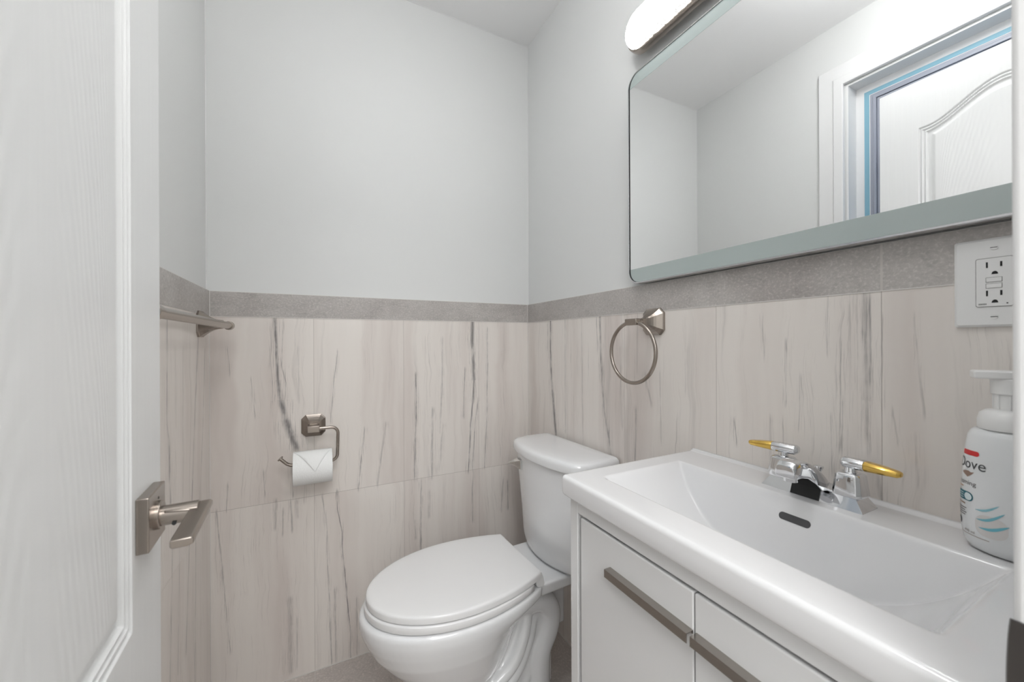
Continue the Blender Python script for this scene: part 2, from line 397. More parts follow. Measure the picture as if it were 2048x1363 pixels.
# veins read off the photograph: z low, z high, place at low, place at high, half width, softness low, softness high, strength
jA = [-.857, -.549, -.238]; jB = [-.301, -.609, -.917, -1.220]; jC = [-.301, -.609, -.917]
veinsA = [(1.12,1.22,-0.9685,-0.9724,0.0076,0.001,0.02,0.85), (1.019,1.12,-0.9645,-0.9685,0.008,0.001,0.001,0.85), (0.951,1.019,-0.956,-0.9645,0.0104,0.001,0.001,0.85), (0.882,0.951,-0.9417,-0.956,0.0163,0.001,0.001,0.85), (0.82,0.882,-0.9227,-0.9417,0.021,0.001,0.001,0.85), (0.785,0.82,-0.9124,-0.9227,0.0175,0.02,0.001,0.85), (1.119,1.212,-0.9525,-0.9493,0.0027,0.02,0.02,0.5), (1.009,1.069,-0.9412,-0.9542,0.0027,0.001,0.02,0.55), (0.958,1.009,-0.9443,-0.9412,0.0027,0.02,0.001,0.55), (0.947,1.119,-0.9028,-0.9052,0.0037,0.02,0.02,0.25), (0.986,1.12,-0.9804,-0.9871,0.0027,0.02,0.02,0.3), (1.109,1.229,-0.2656,-0.265,0.0139,0.001,0.02,0.8), (0.984,1.109,-0.2594,-0.2656,0.0117,0.001,0.001,0.8), (0.9,0.984,-0.2643,-0.2594,0.0076,0.02,0.001,0.8), (0.817,0.9,-0.2736,-0.2643,0.0048,0.001,0.02,0.8), (0.608,0.817,-0.2864,-0.2736,0.0048,0.02,0.001,0.8), (0.841,1.027,-0.3065,-0.2991,0.0041,0.02,0.02,0.6), (0.805,0.898,-0.2557,-0.2418,0.0039,0.001,0.02,0.6), (0.612,0.805,-0.2678,-0.2557,0.0039,0.02,0.001,0.6), (0.917,1.015,-0.5001,-0.5036,0.0054,0.001,0.02,0.7), (0.781,0.917,-0.5045,-0.5001,0.0054,0.001,0.001,0.7), (0.612,0.781,-0.5091,-0.5045,0.0055,0.02,0.001,0.7), (0.95,1.152,-0.3974,-0.3945,0.0051,0.001,0.02,0.4), (0.79,0.95,-0.4064,-0.3974,0.0051,0.02,0.001,0.4), (0.61,0.873,-0.4398,-0.4367,0.0075,0.02,0.02,0.45), (0.832,1.194,-0.2009,-0.1969,0.0043,0.001,0.02,0.5), (0.618,0.832,-0.2134,-0.2009,0.0043,0.02,0.001,0.5), (1.01,1.108,-0.7931,-0.7813,0.0022,0.001,0.02,0.6), (0.869,1.01,-0.8049,-0.7931,0.0022,0.02,0.001,0.6), (0.956,1.022,-1.0338,-1.0404,0.002,0.001,0.02,0.45), (0.907,0.956,-1.0298,-1.0338,0.002,0.02,0.001,0.45), (1.049,1.122,-1.0967,-1.103,0.0019,0.02,0.02,0.4), (0.748,0.821,-0.7005,-0.6916,0.0038,0.001,0.02,0.7), (0.611,0.748,-0.713,-0.7005,0.0037,0.02,0.001,0.7), (0.739,0.833,-0.6301,-0.617,0.0056,0.001,0.02,0.4), (0.616,0.739,-0.6467,-0.6301,0.0055,0.02,0.001,0.4), (0.641,0.805,-0.4091,-0.3939,0.0064,0.02,0.02,0.3), (0.323,0.598,-0.4855,-0.4843,0.0027,0.02,0.02,0.75), (0.401,0.601,-0.2687,-0.2656,0.0042,0.02,0.02,0.5), (0.418,0.544,-0.1344,-0.1266,0.0045,0.02,0.02,0.5), (0.422,0.53,-0.1029,-0.1048,0.0045,0.02,0.02,0.65), (0.387,0.44,-0.5062,-0.5079,0.0042,0.02,0.02,0.5), (0.458,0.547,-0.4525,-0.4522,0.01,0.02,0.02,0.25), (0.548,0.608,-0.7831,-0.7858,0.0027,0.001,0.02,0.85), (0.463,0.548,-0.769,-0.7831,0.0027,0.001,0.001,0.85), (0.411,0.463,-0.7681,-0.769,0.0027,0.001,0.001,0.85), (0.281,0.411,-0.7581,-0.7681,0.0027,0.001,0.001,0.85), (0.11,0.281,-0.7438,-0.7581,0.0027,0.02,0.001,0.85), (0.486,0.602,-0.8176,-0.8315,0.0025,0.001,0.02,0.55), (0.398,0.486,-0.8179,-0.8176,0.0025,0.001,0.001,0.55), (0.233,0.398,-0.8106,-0.8179,0.003,0.001,0.001,0.55), (0.011,0.233,-0.805,-0.8106,0.0038,0.02,0.001,0.55), (0.012,0.261,-0.791,-0.7927,0.005,0.02,0.02,0.45), (0.006,0.097,-0.7413,-0.741,0.0031,0.02,0.02,0.5), (0.011,0.205,-0.7205,-0.7197,0.0028,0.02,0.02,0.5), (0.03,0.269,-0.9315,-0.9306,0.0128,0.02,0.02,0.35), (0.039,0.193,-0.9121,-0.9115,0.0056,0.02,0.02,0.3), (0.504,0.575,-0.9518,-0.9516,0.0036,0.02,0.02,0.5), (0.51,0.601,-0.9253,-0.928,0.0037,0.02,0.02,0.55), (0.555,0.598,-0.9102,-0.9101,0.0074,0.02,0.02,0.4), (0.615,0.686,-1.108,-1.1032,0.0023,0.02,0.02,0.65), (0.525,0.607,-1.1264,-1.1326,0.0032,0.001,0.02,0.5), (0.314,0.525,-1.1109,-1.1264,0.0028,0.001,0.001,0.5), (0.159,0.314,-1.0997,-1.1109,0.0024,0.02,0.001,0.5), (0.528,0.61,-0.9749,-0.9724,0.0071,0.02,0.02,0.5), (0.644,0.713,-1.0029,-1.0083,0.0026,0.02,0.02,0.5), (0.624,0.727,-0.9219,-0.926,0.0037,0.02,0.02,0.5), (0.6,0.669,-0.8889,-0.8856,0.0029,0.02,0.02,0.4), (0.019,0.186,-0.6668,-0.6661,0.0033,0.02,0.02,0.35)]
veinsB = [(1.109,1.227,-0.1876,-0.1885,0.0092,0.001,0.02,0.85), (0.988,1.109,-0.1941,-0.1876,0.0104,0.001,0.001,0.85), (0.869,0.988,-0.2116,-0.1941,0.0126,0.001,0.001,0.85), (0.776,0.869,-0.2253,-0.2116,0.0124,0.02,0.001,0.85), (1.109,1.212,-0.1686,-0.1656,0.0047,0.02,0.02,0.45), (1.115,1.226,-0.4967,-0.4948,0.0087,0.001,0.02,0.8), (1.015,1.115,-0.5037,-0.4967,0.0071,0.001,0.001,0.8), (0.916,1.015,-0.5131,-0.5037,0.0078,0.001,0.001,0.8), (0.831,0.916,-0.537,-0.5131,0.0084,0.001,0.001,0.8), (0.769,0.831,-0.5462,-0.537,0.0067,0.02,0.001,0.8), (1.115,1.217,-0.4812,-0.4766,0.0041,0.02,0.02,0.45), (1.059,1.222,-0.6615,-0.6644,0.0037,0.02,0.02,0.3), (0.97,1.046,-0.7148,-0.6927,0.0058,0.02,0.02,0.4), (0.805,1.226,-0.291,-0.2907,0.0082,0.02,0.02,0.28), (0.791,1.221,-0.3994,-0.3936,0.0054,0.02,0.02,0.28), (0.883,1.117,-0.5973,-0.5898,0.0041,0.02,0.02,0.25), (0.791,0.939,-0.6519,-0.6568,0.005,0.02,0.02,0.5), (0.916,0.96,-0.966,-0.9615,0.0026,0.02,0.02,0.65), (0.884,0.978,-1.0397,-1.0401,0.0038,0.02,0.02,0.3), (0.931,0.978,-1.0643,-1.0635,0.0018,0.02,0.02,0.3), (0.907,0.998,-1.1486,-1.1474,0.0015,0.02,0.02,0.4), (1.129,1.223,-1.1985,-1.1988,0.0086,0.001,0.02,0.5), (1.042,1.129,-1.1995,-1.1985,0.0075,0.001,0.001,0.5), (0.956,1.042,-1.2013,-1.1995,0.0051,0.02,0.001,0.5), (1.077,1.222,-1.2044,-1.2049,0.003,0.02,0.02,0.6), (1.01,1.137,-1.162,-1.1632,0.0021,0.001,0.02,0.55), (0.955,1.01,-1.1611,-1.162,0.0021,0.02,0.001,0.55), (1.024,1.137,-1.0694,-1.0708,0.0029,0.02,0.02,0.45), (1.036,1.18,-1.2195,-1.2213,0.0011,0.02,0.02,0.45), (0.867,0.912,-1.2196,-1.2152,0.0057,0.02,0.02,0.4), (1.036,1.178,-1.2698,-1.2599,0.0021,0.02,0.02,0.28), (1.034,1.075,-1.2709,-1.2676,0.0024,0.02,0.02,0.35), (1.012,1.225,-1.1761,-1.1769,0.0013,0.02,0.02,0.3), (1.128,1.221,-1.1423,-1.1427,0.002,0.02,0.02,0.3), (1.115,1.19,-1.0274,-1.0246,0.0025,0.02,0.02,0.3), (0.978,1.068,-1.0939,-1.096,0.0022,0.02,0.02,0.3), (0.871,1.051,-0.7501,-0.7476,0.0033,0.02,0.02,0.3), (1.018,1.199,-0.8305,-0.8298,0.0028,0.02,0.02,0.2), (0.924,0.986,-1.2649,-1.2605,0.0025,0.02,0.02,0.28), (0.982,1.022,-1.2396,-1.2335,0.002,0.02,0.02,0.3)]
veinsC = [(0.967,1.195,-0.3975,-0.3933,0.0062,0.001,0.02,0.65), (0.926,0.967,-0.3833,-0.3975,0.0083,0.001,0.001,0.65), (0.784,0.926,-0.3747,-0.3833,0.0106,0.02,0.001,0.65), (1.05,1.156,-0.1512,-0.1338,0.0084,0.001,0.02,0.65), (0.925,1.05,-0.1734,-0.1512,0.0082,0.001,0.001,0.65), (0.73,0.925,-0.2007,-0.1734,0.0078,0.02,0.001,0.65), (0.908,1.119,-0.0824,-0.0571,0.0073,0.001,0.02,0.35), (0.701,0.908,-0.1194,-0.0824,0.0069,0.02,0.001,0.35), (0.955,1.129,-0.333,-0.3381,0.0046,0.02,0.02,0.25), (0.765,1.128,-0.2803,-0.2753,0.0064,0.02,0.02,0.3), (0.378,0.666,-0.3833,-0.3622,0.0086,0.02,0.02,0.4), (0.362,0.651,-0.2605,-0.2207,0.0096,0.02,0.02,0.4), (0.218,0.64,-0.1791,-0.1626,0.0093,0.02,0.02,0.35), (0.36,0.664,-0.3256,-0.306,0.006,0.02,0.02,0.3)]
mA = marble_tile('veined_tile_back', 0, jA, 2.0, veinsA)
mB = marble_tile('veined_tile_right', 1, jB, 11.0, veinsB)
mC = marble_tile('veined_tile_left', 1, jC, 23.0, veinsC)
band0, band1 = (172, 166, 162), (196, 192, 188)
bandA = stone('grey_border_back', band0, band1, [], rough=.4)
bandB = stone('grey_border_right', band0, band1, [(1, -1.2204, .0016), (1, -.61, .0005)], rough=.4)
bandC = stone('grey_border_left', band0, band1, [], rough=.4)
bm = B(); box(bm, -W, 0, 0, T, 0, zb); struct('trim_1', bm, mA)['label'] = 'veined tile wainscot on the back wall'
bm = B(); box(bm, 0, T, YD, T, 0, zb); struct('trim_2', bm, mB)['label'] = 'veined tile wainscot behind vanity and toilet'
bm = B(); box(bm, -W-T, -W, wy1+.10, T, 0, zb); box(bm, -W-T, -W, YD, wy1+.10, 0, .95); struct('trim_3', bm, mC)['label'] = 'veined tile wainscot on the left wall'
bm = B(); box(bm, -W, 0, -.0005, T, zb, zt); struct('trim_4', bm, bandA)['label'] = 'grey stone border on the back wall'
bm = B(); box(bm, -.0005, T, YD, T, zb, zt); struct('trim_5', bm, bandB)['label'] = 'grey stone border on the right wall'
bm = B(); box(bm, -W-T, -W+.0005, wy1+.10, T, zb, zt); struct('trim_6', bm, bandC)['label'] = 'grey stone border on the left wall'
# caulk lines
bm = B()
box(bm, -W, 0, -.0012, T, zb-.0012, zb+.0004); box(bm, -.0012, T, YD, 0, zb-.0012, zb+.0004)
box(bm, -.0022, 0, -.0022, 0, zb, zt); box(bm, -W, -W+.0022, -.0022, 0, zb, zt)
box(bm, -.0012, 0, -.0012, 0, 0, zb); box(bm, -W, -W+.0012, -.0012, 0, 0, zb)
box(bm, -W, 0, 0, T, zt, zt+.0016); box(bm, 0, T, YD, 0, zt, zt+.0016); box(bm, -W-T, -W, wy1+.10, 0, zt, zt+.0016)
box(bm, -W, 0, -.002, 0, 0, .0016); box(bm, -.002, 0, YD, 0, 0, .0016); box(bm, -W, -W+.002, YD, 0, 0, .0016)
struct('trim_7', bm, M['grout'])['label'] = 'pale caulk lines around the border tiles'
# painted corner beads (thin pale line of caulk in the corner above the tiles)
bm = B(); box(bm, T-.0016, T, T-.0016, T, zt, ZC); box(bm, -W-T, -W-T+.0022, T-.0022, T, zt, ZC); box(bm, -W-T, T, T-.0016, T, ZC-.0016, ZC)
struct('trim_8', bm, M['trimw'])['label'] = 'thin painted caulk line in the wall corners'
# door casing and jambs
bm = B(); box(bm, DX1, DX1+.034, YD, YD+.015, 0, DZ+.07)
struct('trim_9', bm, M['trimw'], smooth=True, bevel=.004)['label'] = 'narrow white door casing next to the vanity'
bm = B(); box(bm, DX1, DX1+.02, YD-.12, YD, 0, DZ+.02); box(bm, DX0-.02, DX0, YD-.12, YD, 0, DZ+.02); box(bm, DX0, DX1, YD-.12, YD, DZ, DZ+.02)
box(bm, DX1-.012, DX1, YD-.09, YD-.045, 0, DZ)
struct('trim_10', bm, M['trimw'], smooth=True, bevel=.002)['label'] = 'white door jamb'
bm = B(); box(bm, DX0-.06, DX0-.004, YD, YD+.012, 0, DZ+.07); box(bm, DX0-.004, DX1, YD, YD+.012, DZ+.005, DZ+.07)
struct('trim_11', bm, M['trimw'], smooth=True, bevel=.003)['label'] = 'white door casing on the hinge side and head'

# ------------------------------------------------------------------ window behind the open door (seen in the mirror)
xw = -W-T
win = thing('window_1', (xw, (wy0+wy1)/2, wz0), kind='structure')
win['label'] = 'white cased window behind the open door, seen in the mirror'
def frame_rect(bm, x0, x1, y0, y1, z0, z1, t):
    q = lambda x, d: [(x, y0+d, z0+d), (x, y1-d, z0+d), (x, y1-d, z1-d), (x, y0+d, z1-d)]
    vr = loft(bm, [q(x0, 0), q(x1, 0), q(x1, t), q(x0, t)], False, False)
    for i in range(4): bm.faces.new((vr[3][i], vr[3][(i+1) % 4], vr[0][(i+1) % 4], vr[0][i]))
cw = .095
bm = B(); frame_rect(bm, xw, xw+.014, wy0-cw, wy1+cw, wz0-cw, wz1+cw, cw*.62)
frame_rect(bm, xw, xw+.020, wy0-cw*.42, wy1+cw*.42, wz0-cw*.42, wz1+cw*.42, cw*.36)
obj('window_casing', bm, M['trimw'], win, bevel=.003)
bm = B(); frame_rect(bm, xw-.075, xw+.002, wy0, wy1, wz0, wz1, .006); obj('window_jamb', bm, M['trimw'], win)
bm = B(); frame_rect(bm, xw-.09, xw-.062, wy0+.004, wy1-.004, wz0+.004, wz1-.004, .050); obj('window_frame', bm, M['trimw'], win, bevel=.003)
blue = plain('blue_masking_tape', (132, 178, 196), .5, var=.03)
bm = B(); frame_rect(bm, xw-.0618, xw-.0610, wy0+.034, wy1-.034, wz0+.034, wz1-.034, .016); obj('tape', bm, blue, win)
gry = plain('grey_sash', (160, 164, 176), .4, var=.03)
bm = B(); frame_rect(bm, xw-.085, xw-.060, wy0+.053, wy1-.053, wz0+.053, wz1-.053, .010); frame_rect(bm, xw-.080, xw-.054, wy0+.064, wy1-.064, wz0+.064, wz1-.064, .010); frame_rect(bm, xw-.080, xw-.060, wy0+.075, wy1-.075, wz0+.075, wz1-.075, .012)
box(bm, xw-.085, xw-.06, wy0+.066, wy1-.066, (wz0+wz1)/2-.015, (wz0+wz1)/2+.015)
obj('sash', bm, gry, win, bevel=.002)
bm = B(); box(bm, xw-.078, xw-.075, wy0+.08, wy1-.08, wz0+.08, wz1-.08); obj('pane', bm, M['glass'], win)

# ------------------------------------------------------------------ open door (latch edge near the left wall)
hp = Vector((-1.010, -1.440, 0)); lp = Vector((-1.036, -.856, 0)); DL = (lp-hp).length
ang = math.atan2((lp-hp).y, (lp-hp).x) - math.pi/2      # local +y runs along the door, local +x is its room face
door = None
def arch(y, y0, y1):
    """top line of the upper panel: low shoulders and a swept crown"""
    t = (y-y0)/(y1-y0); u = abs(t-.5)*2
    return 1.868 + .075*(0.5+0.5*math.cos(math.pi*min(1, max(0, (u-.0)/.92))))
def door_h(y, z):
    """relief of the moulded face, metres inwards (negative = recess)"""
    y0, y1 = .104, .4815
    K = ((0, 0), (.004, -.0048), (.009, -.0008), (.0135, -.0052), (.018, -.0014), (.023, -.0068), (.028, -.0062), (.043, -.0002))
    def prof(d):
        if d <= 0: return 0
        for (a, ha), (b, hb) in zip(K, K[1:]):
            if d <= b: return ha+(hb-ha)*(.5-.5*math.cos(math.pi*(d-a)/(b-a)))
        return -.0002
    d1 = min(y-y0, y1-y, z-.834, (arch(y, y0, y1)-z)*.93)
    d2 = min(y-y0, y1-y, z-.22, .715-z)
    return prof(d1) if d1 > 0 else prof(d2)
ys = [0, .05]; y = .100
while y < .155: ys.append(y); y += .0012
while y < .425: ys.append(y); y += .0035
while y < .487: ys.append(y); y += .0012
ys += [.53, DL]
zs = [.012, .10]
def dense(a, b, s):
    z = a
    while z < b: zs.append(z); z += s
dense(.215, .27, .003); dense(.28, .66, .06); dense(.667, .72, .003); dense(.74, .83, .05); dense(.832, .882, .0017); dense(.9, 1.80, .05); dense(1.812, 1.952, .0016); zs += [1.96, 2.0, 2.028]
bm = B(); grids = []
for side, xo in ((1, 0.0), (-1, -.035)):
    g = [[bm.verts.new((xo+side*door_h(y, z), y, z)) for y in ys] for z in zs]; grids.append(g)
    for a, b in zip(g, g[1:]):
        for i in range(len(ys)-1): bm.faces.new((a[i], a[i+1], b[i+1], b[i]))
g0, g1 = grids
for i in range(len(ys)-1):
    bm.faces.new((g0[0][i], g0[0][i+1], g1[0][i+1], g1[0][i])); bm.faces.new((g0[-1][i], g0[-1][i+1], g1[-1][i+1], g1[-1][i]))
for i in range(len(zs)-1):
    bm.faces.new((g0[i][0], g0[i+1][0], g1[i+1][0], g1[i][0])); bm.faces.new((g0[i][-1], g0[i+1][-1], g1[i+1][-1], g1[i][-1]))
door = obj('door_1', bm, M['door'], None, True, angle=35); door['kind'] = 'structure'
door['label'] = 'white moulded door with an arched panel, standing open at the left'
door.location = hp; door.rotation_euler = (0, 0, ang)
MW[door.name] = Matrix.Translation(hp) @ Matrix.Rotation(ang, 4, 'Z')
hs, hz = .522, .943
bm = B(); box(bm, 0, .0116, hs-.032, hs+.032, hz-.031, hz+.031); cyl(bm, (.0100, hs, hz), (.0160, hs, hz), .0165)
handle = obj('door_handle', bm, M['nickel'], door, bevel=.0012, local=True)
bm = B(); cyl(bm, (.012, hs, hz-.002), (.050, hs, hz-.002), .0115); lev = obj('lever_neck', bm, M['nickel'], handle, local=True)
bm = B()   # flat lever blade reaching back along the door, thicker rounded underside
rings = []
for t in range(13):
    yy = hs+.014 - t/12*.112
    xs = [(.0415, .004), (.0415, -.0030), (.0435, -.0050), (.056, -.0050), (.0610, -.0030), (.0610, .0015), (.0590, .004)]
    rings.append([(x+.001, yy + (x-.033)*.05, hz+.000+z) for x, z in xs])
loft(bm, rings); loft(bm, [[(.0195, hs-.010, hz-.002), (.0195, hs+.008, hz-.002), (.0195, hs+.008, hz+.0065), (.0195, hs-.010, hz+.0065)], [(.046, hs-.011, hz-.004), (.046, hs+.0145, hz-.004), (.046, hs+.0145, hz+.004), (.046, hs-.011, hz+.004)]]); obj('lever_blade', bm, M['nickel'], handle, bevel=.0012, local=True)
bm = B(); cyl(bm, (.0112, hs+.004, hz+.019), (.0119, hs+.004, hz+.019), .0016, n=12); cyl(bm, (.0285, hs-.009, hz-.0105), (.0289, hs-.0112, hz-.0090), .0022, n=12)
obj('privacy_hole', bm, M['dark'], handle, local=True)
bm = B(); box(bm, -.030, -.005, DL-.0005, DL+.001, hz-.030, hz+.030); obj('latch_plate', bm, M['nickel'], door, local=True)
for z in (.25, 1.8):
    bm = B(); tube(bm, [(.004, -.004, z-.045), (.004, -.004, z+.045)], .006, 12); obj('hinge', bm, M['nickel'], door, local=True)

# strike plate on the right jamb
bm = B(); pts = []
rings = []
for i in range(17):
    t = i/16; zz = .862+t*.092
    bulge = .0018*math.sin(math.pi*t)**.7
    rings.append([(DX1-.0022, YD-.03, zz), (DX1-.0022, YD+.013, zz), (DX1-.0022-bulge*.3, YD+.015+bulge, zz), (DX1-.0002-bulge*.3, YD+.016+bulge, zz), (DX1, YD+.013, zz), (DX1, YD-.03, zz)])
loft(bm, rings)
props(obj('strike_plate', bm, nickel('dark_nickel', (92, 88, 86), .4), None, origin=(DX1, YD, .862)), 'dark metal strike plate with curved lip on the doorway edge at far right', 'strike plate')

# ------------------------------------------------------------------ mirror
my0, my1, mz0, mz1, mr_ = -1.420, -.6515, 1.3115, 1.926, .040
XM = -.021
def rrect(y0, y1, z0, z1, r, x, n=10):
    pts = []
    for cy, cz, a0 in ((y1-r, z1-r, 0), (y0+r, z1-r, 90), (y0+r, z0+r, 180), (y1-r, z0+r, 270)):
        for i in range(n+1):
            a = R(a0+90*i/n); pts.append((x, cy+r*math.cos(a), cz+r*math.sin(a)))
    return pts
mir = thing('wall_mirror', (0, (my0+my1)/2, mz0), 'large rounded rectangular mirror with thin metal rim and frosted strips above the sink', 'mirror')
bm = B()
loft(bm, [rrect(my0+.012, my1-.012, mz0+.012, mz1-.012, mr_, .000), rrect(my0+.012, my1-.012, mz0+.012, mz1-.012, mr_, -.010)])
obj('backing', bm, M['dark'], mir)
bm = B()
o = [rrect(my0, my1, mz0, mz1, mr_, -.008), rrect(my0, my1, mz0, mz1, mr_, -.0205), rrect(my0+.0015, my1-.0015, mz0+.0015, mz1-.0015, mr_-.0015, -.0230),
     rrect(my0+.0042, my1-.0042, mz0+.0042, mz1-.0042, mr_-.0042, -.0230), rrect(my0+.0046, my1-.0046, mz0+.0046, mz1-.0046, mr_-.0046, -.0205), rrect(my0+.0046, my1-.0046, mz0+.0046, mz1-.0046, mr_-.0046, -.008), rrect(my0, my1, mz0, mz1, mr_, -.008)]
loft(bm, o, False, False); bmesh.ops.remove_doubles(bm, verts=bm.verts, dist=1e-6)
obj('rim', bm, nickel('satin_aluminium', (205, 205, 206), .22), mir, label='thin satin metal rim')
bm = B(); loft(bm, [rrect(my0+.0075, my1-.0075, mz0+.0048, mz1-.0048, mr_-.006, -.010), rrect(my0+.0075, my1-.0075, mz0+.0048, mz1-.0048, mr_-.006, XM)])
obj('mirror_glass', bm, M['mirror'], mir, smooth=False)
bm = B(); loft(bm, [rrect(my0+.0047, my1-.0047, mz0+.0047, mz1-.0047, mr_-.0047, -.0095), rrect(my0+.0047, my1-.0047, mz0+.0047, mz1-.0047, mr_-.0047, -.0100)])
obj('gap', bm, M['dark'], mir, smooth=False)
# frosted strips (clipped to the glass outline)
def strip(z0, z1):
    bm = B()
    out = rrect(my0+.0078, my1-.0078, mz0+.0050, mz1-.0050, mr_-.0062, XM-.0003, 14)
    vs = [bm.verts.new(p) for p in out]; bm.faces.new(vs)
    g = bm.verts[:]+bm.edges[:]+bm.faces[:]
    bmesh.ops.bisect_plane(bm, geom=g, plane_co=(0, 0, z1), plane_no=(0, 0, 1), clear_outer=True)
    g = bm.verts[:]+bm.edges[:]+bm.faces[:]
    bmesh.ops.bisect_plane(bm, geom=g, plane_co=(0, 0, z0), plane_no=(0, 0, -1), clear_outer=True)
    r = bmesh.ops.extrude_face_region(bm, geom=bm.faces[:])
    for v in r['geom']:
        if isinstance(v, bmesh.types.BMVert): v.co.x += .0006
    return bm
obj('frosted_strip', strip(0, 1.3560), M['frost'], mir, smooth=False, label='lower frosted strip')
obj('frosted_strip', strip(1.888, 3), M['frost'], mir, smooth=False, label='upper frosted strip')

mir.rotation_euler = (0, 0, R(-.38)); mir.location.x = -.0028   # hangs a hair off parallel

# ------------------------------------------------------------------ vanity lamp
lmp = thing('vanity_light', (0, -1.036, 2.022), 'long vanity light bar with glowing crystal diffuser and satin nickel back above the mirror', 'light')
def stad(y0, y1, zc, r, x, n=16):
    pts = []
    for cy, a0 in ((y1-r, -90), (y0+r, 90)):
        for i in range(n+1):
            a = R(a0+180*i/n); pts.append((x, cy+r*math.cos(a), zc+r*math.sin(a)))
    return pts
ly0, ly1, lz = -1.405, -.662, 2.0225
bm = B(); loft(bm, [stad(ly0, ly1, lz, .0585, -.016), stad(ly0, ly1, lz, .0585, -.030), stad(ly0+.002, ly1-.002, lz, .0565, -.036), stad(ly0+.006, ly1-.006, lz, .0525, -.038)])
obj('housing', bm, M['nickel'], lmp, bevel=0)
bm = B(); box(bm, -.018, .0095, -1.12, -.95, lz-.05, lz+.05); obj('mount', bm, M['nickel'], lmp, bevel=.003)
bm = B(); rs = []
for i in range(7):
    a = i/6*math.pi/2; rs.append(stad(ly0+.006+.018*(1-math.cos(a)), ly1-.006-.018*(1-math.cos(a)), lz, .0520-.018*(1-math.cos(a)), -.038-.020*math.sin(a)))
loft(bm, rs); obj('diffuser', bm, M['lamp'], lmp, label='glowing crystal diffuser')

# ------------------------------------------------------------------ faceted accessory rose (shared by three fittings)
def rose(bm, c, nrm, right, up, size=.0375, depth=.030, tip=.0135):
    """octagonal base plate with a concave pyramid rising from it"""
    c, nrm, right, up = map(Vector, (c, nrm, right, up))
    def octo(s, ch, h):
        return [c+nrm*h+right*x+up*y for x, y in ((s, s-ch), (s-ch, s), (-s+ch, s), (-s, s-ch), (-s, -s+ch), (-s+ch, -s), (s-ch, -s), (s, -s+ch))]
    rs = [octo(size, size*.36, 0), octo(size, size*.36, .005), octo(size*.93, size*.34, .0068)]
    for i in range(1, 9):
        t = i/8; s = tip+(size*.93-tip)*(1-t)**2.0; rs.append(octo(s, s*.36*(1-t*.55), .0068+(depth-.0068)*t))
    loft(bm, rs)

# towel ring
tr = thing('towel_ring', (0, -.7285, 1.200), 'brushed nickel towel ring hanging on the wall between mirror and toilet tank', 'towel ring')
bm = B(); rose(bm, (0, -.7285, 1.200), (-1, 0, 0), (0, 1, 0), (0, 0, 1), .0375, .052, .0085); cyl(bm, (-.045, -.7285, 1.200), (-.068, -.7285, 1.200), .0085)
obj('wall_plate', bm, M['nickel'], tr, smooth=False)
xr = -.075; rc = Vector((xr, -.7185, 1.1145)); rr = .0835
bm = B(); box(bm, xr-.0085, xr+.0085, -.7420, -.6990, 1.1895, 1.2075); obj('ring_holder', bm, M['nickel'], tr, bevel=.002)
bm = B(); n1, n2 = 72, 14; vs = []
for i in range(n1):
    a = 2*math.pi*i/n1; u = Vector((0, math.cos(a), math.sin(a)))
    vs.append([bm.verts.new(rc+u*(rr+.0052*math.cos(2*math.pi*k/n2))+Vector((.0052*math.sin(2*math.pi*k/n2), 0, 0))) for k in range(n2)])
for i in range(n1):
    for k in range(n2): bm.faces.new((vs[i][k], vs[(i+1) % n1][k], vs[(i+1) % n1][(k+1) % n2], vs[i][(k+1) % n2]))
obj('ring', bm, M['nickel'], tr)

# towel bar on the left wall
tb = thing('towel_bar', (-W, -.40, 1.20), 'brushed nickel towel bar on the left wall, partly behind the open door', 'towel bar')
xb, zbar = -1.080, 1.1965
for yy in (-.118, -.722):
    bm = B(); rose(bm, (-W, yy, 1.200), (1, 0, 0), (0, 1, 0), (0, 0, 1), .0375, .055, .0125)
    obj('bracket', bm, M['nickel'], tb, smooth=False)
    bm = B(); cyl(bm, (xb, yy-.012, zbar), (xb, yy+.012, zbar), .0128); obj('end_cap', bm, M['nickel'], tb, bevel=.001)
bm = B(); cyl(bm, (xb, -.715, zbar), (xb, -.12, zbar), .0098, n=32); obj('bar', bm, M['nickel'], tb)

# toilet paper holder
th = thing('toilet_paper_holder', (-.8585, 0, .858), 'brushed nickel toilet paper holder with open curved arm on the back wall', 'paper holder')
bm = B(); rose(bm, (-.8585, 0, .858), (0, -1, 0), (1, 0, 0), (0, 0, 1), .0375, .040, .012); obj('wall_plate', bm, M['nickel'], th, smooth=False)
ya = -.066
bm = B(); box(bm, -.8765, -.8405, ya-.010, -.034, .8465, .8680); obj('arm_block', bm, M['nickel'], th, bevel=.0015)
def arc(c, r, a0, a1, n=8): return [(c[0]+r*math.cos(R(a0+(a1-a0)*i/n)), ya, c[1]+r*math.sin(R(a0+(a1-a0)*i/n))) for i in range(n+1)]
zr = .7445
path = [(-.842, ya, .8575)] + arc((-.806, .8355), .022, 90, 0) + arc((-.806, zr+.020), .020, 0, -90) + [(-.86, ya, zr), (-.915, ya, zr)] + \
       [(-.926, ya, zr+.0015), (-.936, ya, zr+.007), (-.945, ya, zr+.016), (-.954, ya, zr+.026)]
# the lower bar is raised to touch the inside of the tube
bm = B(); tube(bm, path, .0052, 14); e = Vector(path[-1]); d = (Vector(path[-1])-Vector(path[-2])).normalized()
tube(bm, [e-d*.001, e+d*.0025], .0092, 18); obj('arm', bm, M['nickel'], th)
